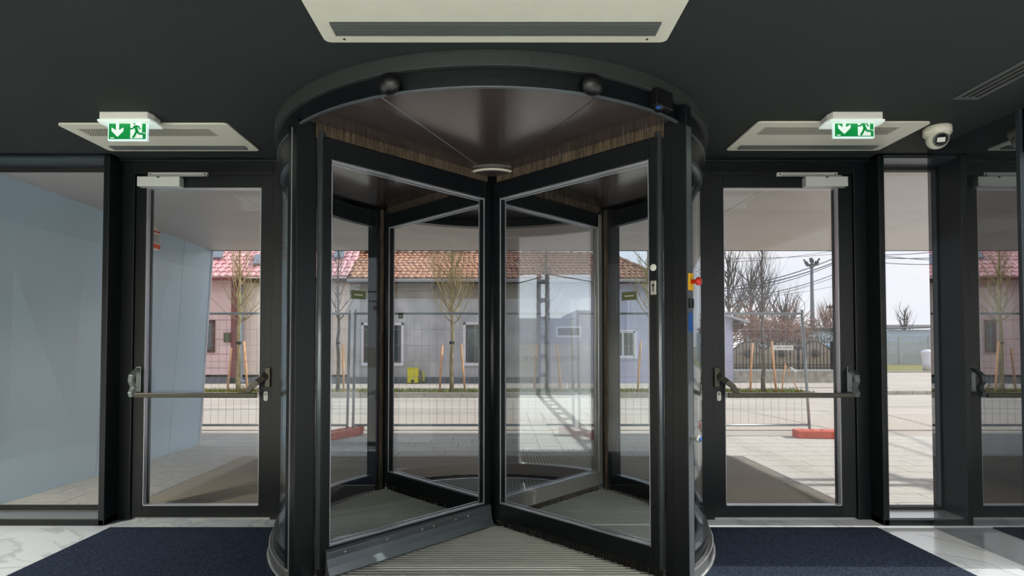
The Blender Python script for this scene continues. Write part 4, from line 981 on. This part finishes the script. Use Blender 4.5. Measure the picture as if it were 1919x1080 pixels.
# ================================================================== WROUGHT IRON FENCE, RIGHT
GY = 20.4
gx0, gx1 = PX(1374, GY, 690), PX(1562, GY, 690); zb3, zt3 = 0, PZ(694, GY)
gf = thing('garden_fence', ((gx0 + gx1) / 2, GY, 0), 'wrought-iron fence of arched panels with flower scrolls on a rough stone plinth', 'fence')
MB().bb(gx0, gx1 + .08, GY - .15, GY + .25, -.1, zt3 - .05).obj('stone_plinth', 'stonebase', gf)
MB().bb(gx0, gx1 + .12, GY - .19, GY + .29, zt3 - .05, zt3 + .02).obj('coping', 'concrete', gf)
def arch_panel(px0, px1, full=True):
    x0, x1 = PX(px0, GY, 660), PX(px1, GY, 660); z0 = PZ(692, GY); zs, zc = PZ(656, GY), PZ(640, GY); n = 12
    pts = [(x0, z0), (x1, z0)] + [(x1 + (x0 - x1) * k / n, zs + (zc - zs) * math.sin(PI * k / n)) for k in range(n + 1)]
    p_ = MB().prism(pts, 'y', GY + .03, GY + .04).obj('arched_panel', 'sheet', gf)
    m = MB(); nb = 9
    for k in range(nb + 1):
        u = k / nb; x = x0 + (x1 - x0) * u; zt_ = zs + (zc - zs) * math.sin(PI * u); m.bb(x - .010, x + .010, GY - .01, GY + .012, z0 - .05, zt_)
    m.bb(x0, x1, GY - .012, GY + .012, z0 + .03, z0 + .06).bb(x0, x1, GY - .012, GY + .012, z0 + .14, z0 + .165)
    m.tube([(x0 + (x1 - x0) * k / n, GY, zs + (zc - zs) * math.sin(PI * k / n)) for k in range(n + 1)], .022, 6)
    m.obj('iron_bars', 'iron', p_)
    cx, cz = (x0 + x1) / 2, z0 + (zc - z0) * .56; f = MB()
    for k in range(8):
        a = k * PI / 4; c_ = Vector((cx + .10 * math.cos(a), GY - .02, cz + .10 * math.sin(a)))
        f.tube([c_ + Vector((.065 * math.cos(t * PI / 4), 0, .065 * math.sin(t * PI / 4))) for t in range(9)], .009, 4)
    f.lathe([(.03, 0), (.03, .02)], (cx, GY - .01, cz), 10, Matrix.Rotation(PI / 2, 4, 'X'))
    for sx in (-.30, .30):
        for sz in (-.04, .04): f.tube([(cx + sx - .07, GY - .02, cz + sz), (cx + sx - .03, GY - .02, cz + sz * .3), (cx + sx + .03, GY - .02, cz + sz * .3), (cx + sx + .07, GY - .02, cz + sz)], .009, 4)
    f.obj('flower_scroll', 'iron', p_)
arch_panel(1374, 1430); arch_panel(1433, 1495); arch_panel(1498, 1557)
for px in (1372, 1431.5, 1496.5, 1559):
    x = PX(px, GY, 660); MB().bb(x - .03, x + .03, GY - .03, GY + .03, PZ(694, GY), PZ(642, GY)).lathe([(.03, 0), (.001, .09)], (x, GY, PZ(642, GY)), 8).obj('fence_post', 'iron', gf)
# taller railings behind
m = MB(); Yb = 22.5
for k in range(34):
    x = PX(1395, Yb, 640) + k * .115
    if x > PX(1580, Yb, 640): break
    m.bb(x - .012, x + .012, Yb, Yb + .02, .6, PZ(634, Yb)).lathe([(.022, 0), (.001, .08)], (x, Yb, PZ(634, Yb)), 5)
m.bb(PX(1395, Yb), PX(1580, Yb), Yb, Yb + .03, PZ(642, Yb), PZ(642, Yb) + .03).bb(PX(1395, Yb), PX(1580, Yb), Yb, Yb + .03, .7, .74).bb(PX(1395, Yb) , PX(1395, Yb) + .05, Yb, Yb + .05, -.1, 2).bb(PX(1578, Yb) , PX(1580, Yb), Yb, Yb + .05, -.1, 2)
o = m.obj('spiked_railing', 'iron'); tag(o, 'tall spiked iron railing behind the arched garden fence', 'railing')

# tangled vines and background trees at the right
def vine(px0, px1, py0, py1, Y, seed, n, m_, label, name='bare_vine', cat='vine'):
    r_ = random.Random(seed); m = MB()
    x0, x1 = PX(px0, Y, 620), PX(px1, Y, 620); z1, z0 = PZ(py0, Y), PZ(py1, Y)
    for k in range(n):
        p = Vector((r_.uniform(x0, x1), Y + r_.uniform(-.5, .7), z0 + (z1 - z0) * r_.random() ** .7)); d = Vector((r_.uniform(-1, 1), r_.uniform(-.3, .3), r_.uniform(-.5, .5))).normalized(); pts = [p]
        for i in range(6): d = (d + Vector((r_.uniform(-.5, .5), r_.uniform(-.2, .2), r_.uniform(-.5, .4)))).normalized(); p = p + d * .17; pts.append(p)
        m.tube(pts, r_.uniform(.006, .013), 3, False)
    for k in range(5):
        x = x0 + (x1 - x0) * (k + .5) / 5; m.tube([(x, Y, -.1), (x + .05, Y, z0 + .1), (x - .02, Y + .1, z1 - .2)], [.03, .025, .012], 5)
    o = m.obj(name, m_); tag(o, label, cat)
vine(1380, 1500, 600, 640, 21.3, 3, 420, 'twig_r', 'tangle of reddish bare vines over the garden fence')
vine(1455, 1540, 612, 650, 21.9, 4, 160, 'bark_d', 'dark tangle of bare vines at the right end of the garden fence')
def far_tree(px, py_top, Y, label, seed, bark, crown, n, r0=.12, first=1.5, name='bare_tree', kids=4, depth=2):
    X0 = PX(px, Y, 600); h = PZ(py_top, Y); rng = random.Random(seed)
    t_ = thing(name, (X0, Y, -.12), label, 'tree', 'bare trees beyond the garden fence')
    MB().tube([(X0, Y, -.14), (X0 + .05, Y, h * .35), (X0 - .04, Y, h * .7), (X0, Y, h)], [r0, r0 * .75, r0 * .4, .01], 8).obj('trunk', bark, t_)
    m = MB()
    for k in range(n):
        u = (k + .5) / n; z = first + (h - first) * .85 * u; a = k * 2.4 + rng.uniform(-.4, .4); el = math.radians(rng.uniform(30, 60))
        branchlet(m, Vector((X0, Y, z)), Vector((math.cos(a) * math.cos(el), math.sin(a) * math.cos(el), math.sin(el))), crown * (1 - .5 * u), r0 * .35, depth, rng, .45, 6, kids, .7)
    m.obj('branches', bark, t_)
far_tree(1366, 478, 27, 'tall dark bare tree at the left edge of the right door glass', 21, 'bark_d', 2.6, 30)
far_tree(1408, 500, 30, 'large dark bare tree behind the vines, left of the lighting mast', 22, 'bark_d', 2.6, 30, depth=2)
far_tree(1468, 575, 30, 'low spreading bare tree just left of the lighting mast', 23, 'bark_d', 2.6, 22)
far_tree(1548, 582, 40, 'bushy grey bare tree right of the lighting mast', 24, 'twig_r', 2.2, 26)
far_tree(1570, 590, 42, 'small grey bare tree behind the flat-roofed pale blue building', 25, 'twig_r', 1.8, 20)
far_tree(1695, 582, 46, 'small bare tree on the roofline seen through the narrow window', 26, 'bark_d', 1.8, 18)
# lighting masts
def mast(px, pyt, Y, wpx, label, sc=1.0):
    X0 = PX(px, Y, 560); h = PZ(pyt, Y); r = wpx / 2 / F_PX * Y
    t_ = thing('lighting_mast', (X0, Y, -.12), label, 'lamp post', 'floodlight masts')
    MB().tube([(X0, Y, -.14), (X0, Y, h)], [r * 1.5, r * .75], 12).obj('mast_pole', 'mast', t_)
    MB().lathe([(r * .8, -.3 * sc), (r * 1.3, -.1 * sc), (r * 2.0, .05 * sc), (r * 1.0, .1 * sc)], (X0, Y, h), 16).obj('head_frame', 'mast', t_)
    for k in range(8):
        a = k * PI / 4 + .2; c_ = Vector((X0 + math.cos(a) * r * 3.4, Y + math.sin(a) * r * 3.4, h + (.12 + .26 * (k % 2)) * sc))
        R_ = Matrix.Rotation(a, 4, 'Z') @ Matrix.Rotation(math.radians(35), 4, 'Y')
        MB().rbox(c_, (.12 * sc, .26 * sc, .34 * sc), m=R_).tube([(X0 + math.cos(a) * r * 1.5, Y + math.sin(a) * r * 1.5, h), tuple(c_)], .05 * sc, 5).obj('floodlight', 'darkroof', t_)
mast(1522, 497, 60, 6.5, 'tall grey floodlight mast rising behind the garden fence', 1.25)
mast(1555, 578, 110, 2.2, 'small distant floodlight mast right of the tall one', 1.2)
# far pale blue building and concrete fence
bb_ = thing('flat_roofed_building', (PX(1600, 36), 36, -.1), 'low pale blue building with a dark flat roof edge behind the garden fence', 'building')
MB().bb(PX(1470, 36), PX(1650, 36), 36, 42, -.14, PZ(622, 36)).obj('wall', 'bluebld', bb_)
MB().bb(PX(1466, 36), PX(1655, 36), 35.8, 42.2, PZ(622, 36), PZ(615, 36)).obj('roof_edge', 'darkroof', bb_)
b2_ = thing('long_shed', (PX(1700, 44), 44, -.1), 'long pale blue shed beyond the concrete fence', 'building')
MB().bb(PX(1655, 44) + .4, PX(1850, 44), 44, 50, -.14, PZ(618, 44)).obj('wall', 'bluebld', b2_)
MB().hexa([(PX(1655, 44) + .2, 43.6, PZ(618, 44)), (PX(1850, 44), 43.6, PZ(612, 44)), (PX(1850, 44), 50, PZ(606, 44)), (PX(1655, 44) + .2, 50, PZ(606, 44)), (PX(1655, 44) + .2, 43.6, PZ(616, 44)), (PX(1850, 44), 43.6, PZ(610, 44)), (PX(1850, 44), 50, PZ(604, 44)), (PX(1655, 44) + .2, 50, PZ(604, 44))]).obj('roof', 'darkroof', b2_)
CYF = 38.0
cfz = thing('concrete_fence', (PX(1700, CYF), CYF, -.1), 'precast concrete panel fence with a lattice top row beyond the side street', 'fence')
cx0 = PX(1630, CYF)
for k in range(6):
    x = cx0 + k * 2.0
    MB().bb(x - .08, x + .08, CYF - .08, CYF + .08, -.14, PZ(628, CYF)).obj('fence_post', 'concrete', cfz)
    if k < 5:
        zl = -.14; zt_ = PZ(642, CYF)
        for j in range(4):
            za = zl + (zt_ - zl) * j / 4; MB().bb(x + .085, x + 1.915, CYF - .03, CYF + .03, za + .008, za + (zt_ - zl) / 4).obj('fence_plank', 'concrete', cfz)
        m = MB(); za, zb4 = zt_, PZ(631, CYF); m.bb(x + .085, x + 1.915, CYF - .03, CYF + .03, za + .005, za + .04).bb(x + .085, x + 1.915, CYF - .03, CYF + .03, zb4 - .04, zb4)
        for q in range(8):
            xa = x + .1 + q * .226
            for s_ in (0, 1):
                p0, p1 = ((xa, za + .04), (xa + .226, zb4 - .04)) if s_ else ((xa, zb4 - .04), (xa + .226, za + .04)); m.prism([(p0[0], p0[1]), (p0[0] + .03, p0[1]), (p1[0] + .03, p1[1]), (p1[0], p1[1])], 'y', CYF - .02, CYF + .02)
        m.obj('lattice_row', 'concrete', cfz)
fg = structure('far_grass', 'strip of grass in front of the concrete fence')
MB().bb(PX(1600, 30), 50, 28.5, CYF + .2, -.13, .02).obj('grass_surface', 'grass', fg)
MB().bb(PX(1600, 30), 50, 28.2, 28.5, -.13, .05).obj('far_kerb', 'kerb', fg)
# traffic island kerb stones in the right window
ik = thing('traffic_island', (PX(1700, 15.8), 15.9, -.02), 'row of whitish kerb stones at the road junction, seen through the narrow window', 'kerb')
for k in range(9):
    x = PX(1655, 15.8, 735) + k * .42; MB().bb(x, x + .40, 15.8 + .012 * k, 16.0 + .012 * k, -.03, .10).obj('kerbstone', 'kerb', ik, bevel=.02)
# litter bin
bx, bz = PX(1738, 29, 670), 0
lb = thing('litter_bin', (bx, 29, .02), 'tall white litter bin on the grass at the edge of the narrow window', 'bin')
MB().lathe([(.20, .02), (.22, .5), (.27, .95), (.28, .97)], (bx, 29, 0), 20).obj('bin_body', 'wframe', lb)
MB().lathe([(.29, .97), (.28, 1.03), (.18, 1.12), (.02, 1.15)], (bx, 29, 0), 20).obj('bin_lid', 'wframe', lb)
# parked car, only a sliver shows past the fence
cx0 = PX(1562, 26, 670)
ca = thing('parked_car', (cx0 + .85, 28, -.015), 'blue parked car just visible past the end of the garden fence', 'car')
pr = [(26.0, .25), (25.98, .62), (26.08, .95), (26.35, 1.38), (27.9, 1.42), (28.6, .98), (29.8, .86), (30.0, .55), (29.98, .25)]
MB().prism(pr, 'x', cx0, cx0 + 1.7).obj('body', 'carpaint', ca, bevel=.07)
MB().hexa([(cx0 + .12, 26.06, .98), (cx0 + 1.58, 26.06, .98), (cx0 + 1.58, 26.10, .98), (cx0 + .12, 26.10, .98), (cx0 + .2, 26.27, 1.31), (cx0 + 1.5, 26.27, 1.31), (cx0 + 1.5, 26.31, 1.31), (cx0 + .2, 26.31, 1.31)]).obj('rear_window', 'winglass', ca)
MB().bb(cx0 + .1, cx0 + 1.6, 25.93, 26.0, .3, .48).obj('bumper', 'darkroof', ca, bevel=.02)
for wx_ in (cx0 + .08, cx0 + 1.62):
    for wy in (26.7, 29.2): MB().lathe([(.18, -.09), (.30, -.09), (.32, 0), (.30, .09), (.18, .09)], (wx_, wy, .305), 20, Matrix.Rotation(PI / 2, 4, 'Y')).obj('wheel', 'tyre', ca)
for a in (cx0 + .03, cx0 + 1.50): MB().bb(a, a + .17, 25.965, 26.0, .62, .82).obj('tail_lamp', 'red', ca, bevel=.01)

# overhead cables
def cable(p0, p1, Y0, Y1, sag, r, label, ext=1.25):
    a = px_at(*p0, Y0); b = px_at(*p1, Y1); A = Vector((a[0], Y0, a[1])); B = Vector((b[0], Y1, b[1]))
    d = B - A; A2 = A - d * .35; B2 = B + d * ext; pts = []
    for k in range(25):
        u = k / 24; p = A2.lerp(B2, u); v = (u * (1.35 + ext) - .35)
        p.z += sag * 4 * v * (v - 1) * .5; pts.append(p)
    o = MB().tube(pts, r, 4, False).obj('overhead_cable', 'cable'); tag(o, label, 'cable', 'overhead cables')
cs = [((1352, 541), (1566, 483), .30, .018, 'thick overhead cable, topmost of the pair crossing behind the lighting mast head'),
      ((1352, 547), (1566, 491), .25, .020, 'thick overhead cable just under the topmost pair behind the lighting mast'),
      ((1352, 552), (1566, 494), .30, .012, 'thin overhead cable beneath the thick pair'),
      ((1352, 560), (1566, 513), .35, .014, 'overhead cable crossing the mast at mid height'),
      ((1352, 566), (1566, 519), .30, .009, 'thin overhead cable below the mid-height one'),
      ((1352, 493), (1566, 470), .10, .008, 'thin overhead cable near the soffit edge'),
      ((1352, 484), (1566, 476), .12, .008, 'thin overhead cable second from the soffit edge'),
      ((1400, 560), (1566, 536), .10, .007, 'lowest thin overhead cable right of the dark tree')]
for k, (p0, p1, sag, r, lab) in enumerate(cs): cable(p0, p1, 17.5 + k * .2, 20.5 + k * .2, sag, r, lab, ext=.15)
for k, (p0, p1, lab) in enumerate((((1656, 478), (1736, 474), 'upper overhead cable in the narrow window'), ((1656, 480), (1736, 487), 'overhead cable sloping down in the narrow window'), ((1656, 484), (1736, 484), 'level overhead cable in the narrow window'), ((1656, 493), (1736, 496), 'lowest overhead cable in the narrow window'))):
    cable(p0, p1, 22 + k * .2, 22 + k * .2, .03, .014, lab, ext=.3)

# ================================================================== SIDE STREET AT THE RIGHT (mirrored in the glass)
gbd = thing('side_street_building', (20, 6, 0), 'blue-grey flat building beside the side street right of the porch', 'building')
MB().bb(20, 26, 2, 18, -.12, 2.55).bb(20, 26, 6.9 + .9, 18, 2.55, 2.9).obj('wall', 'greybld', gbd)
MB().bb(19.95, 20.02, 6.9, 8.0, 1.72, 2.2).obj('window', 'wframe', gbd)
MB().bb(19.93, 19.97, 6.98, 7.92, 1.80, 2.12).obj('window_pane', 'winglass', gbd)
hd = thing('hoarding', (13.4, 6, 0), 'low beige hoarding with grey lettering right of the porch', 'hoarding')
for k in range(6): MB().bb(13.4, 13.46, .6 + k * 2.0, 2.58 + k * 2.0, -.01, 1.40).obj('hoarding_board', 'hoard', hd)
text('hoarding_lettering', 'otnogoxen.are', 'hoardtext', hd, (13.39, 6.1, .98), .30, rot=(PI / 2, 0, -PI / 2))
up = thing('utility_pole', (11.2, 5.66, 0), 'concrete lattice utility pole with cross arms right of the porch', 'utility pole')
for dy in (-.14, .14): MB().hexa([(11.1, 5.66 + dy - .06, -.02), (11.3, 5.66 + dy - .06, -.02), (11.3, 5.66 + dy + .06, -.02), (11.1, 5.66 + dy + .06, -.02), (11.13, 5.66 + dy * .6 - .05, 8), (11.27, 5.66 + dy * .6 - .05, 8), (11.27, 5.66 + dy * .6 + .05, 8), (11.13, 5.66 + dy * .6 + .05, 8)]).obj('pole_leg', 'mast', up)
for k in range(14): MB().bb(11.13, 11.27, 5.5, 5.82, .5 + k * .52, .62 + k * .52).obj('rung', 'mast', up)
for zz in (4.35, 3.6): MB().bb(11.17, 11.23, 5.2, 6.1, zz, zz + .06).obj('cross_arm', 'iron', up)
for k, (z0, y2, z2) in enumerate(((3.5, 0, 2.9), (3.3, 0, 2.7), (3.9, 12, 3.95), (3.8, 12, 3.75), (4.3, -3, 5.5), (3.4, 12, 3.3))):
    pts = [Vector((11.2, 5.66, z0)).lerp(Vector((11.2 + (k % 3), y2, z2)), u / 10) + Vector((0, 0, -.25 * math.sin(PI * u / 10))) for u in range(11)]
    o = MB().tube(pts, .016, 4, False).obj('service_cable', 'cable'); tag(o, ['upper sagging service cable running left from the mirrored utility pole', 'lower sagging service cable running left from the mirrored utility pole', 'service cable running right from just under the pole cross arm', 'middle service cable running right from the mirrored utility pole', 'topmost service cable climbing left from the mirrored utility pole', 'lowest service cable running right from the mirrored utility pole'][k], 'cable', 'service cables of the utility pole')
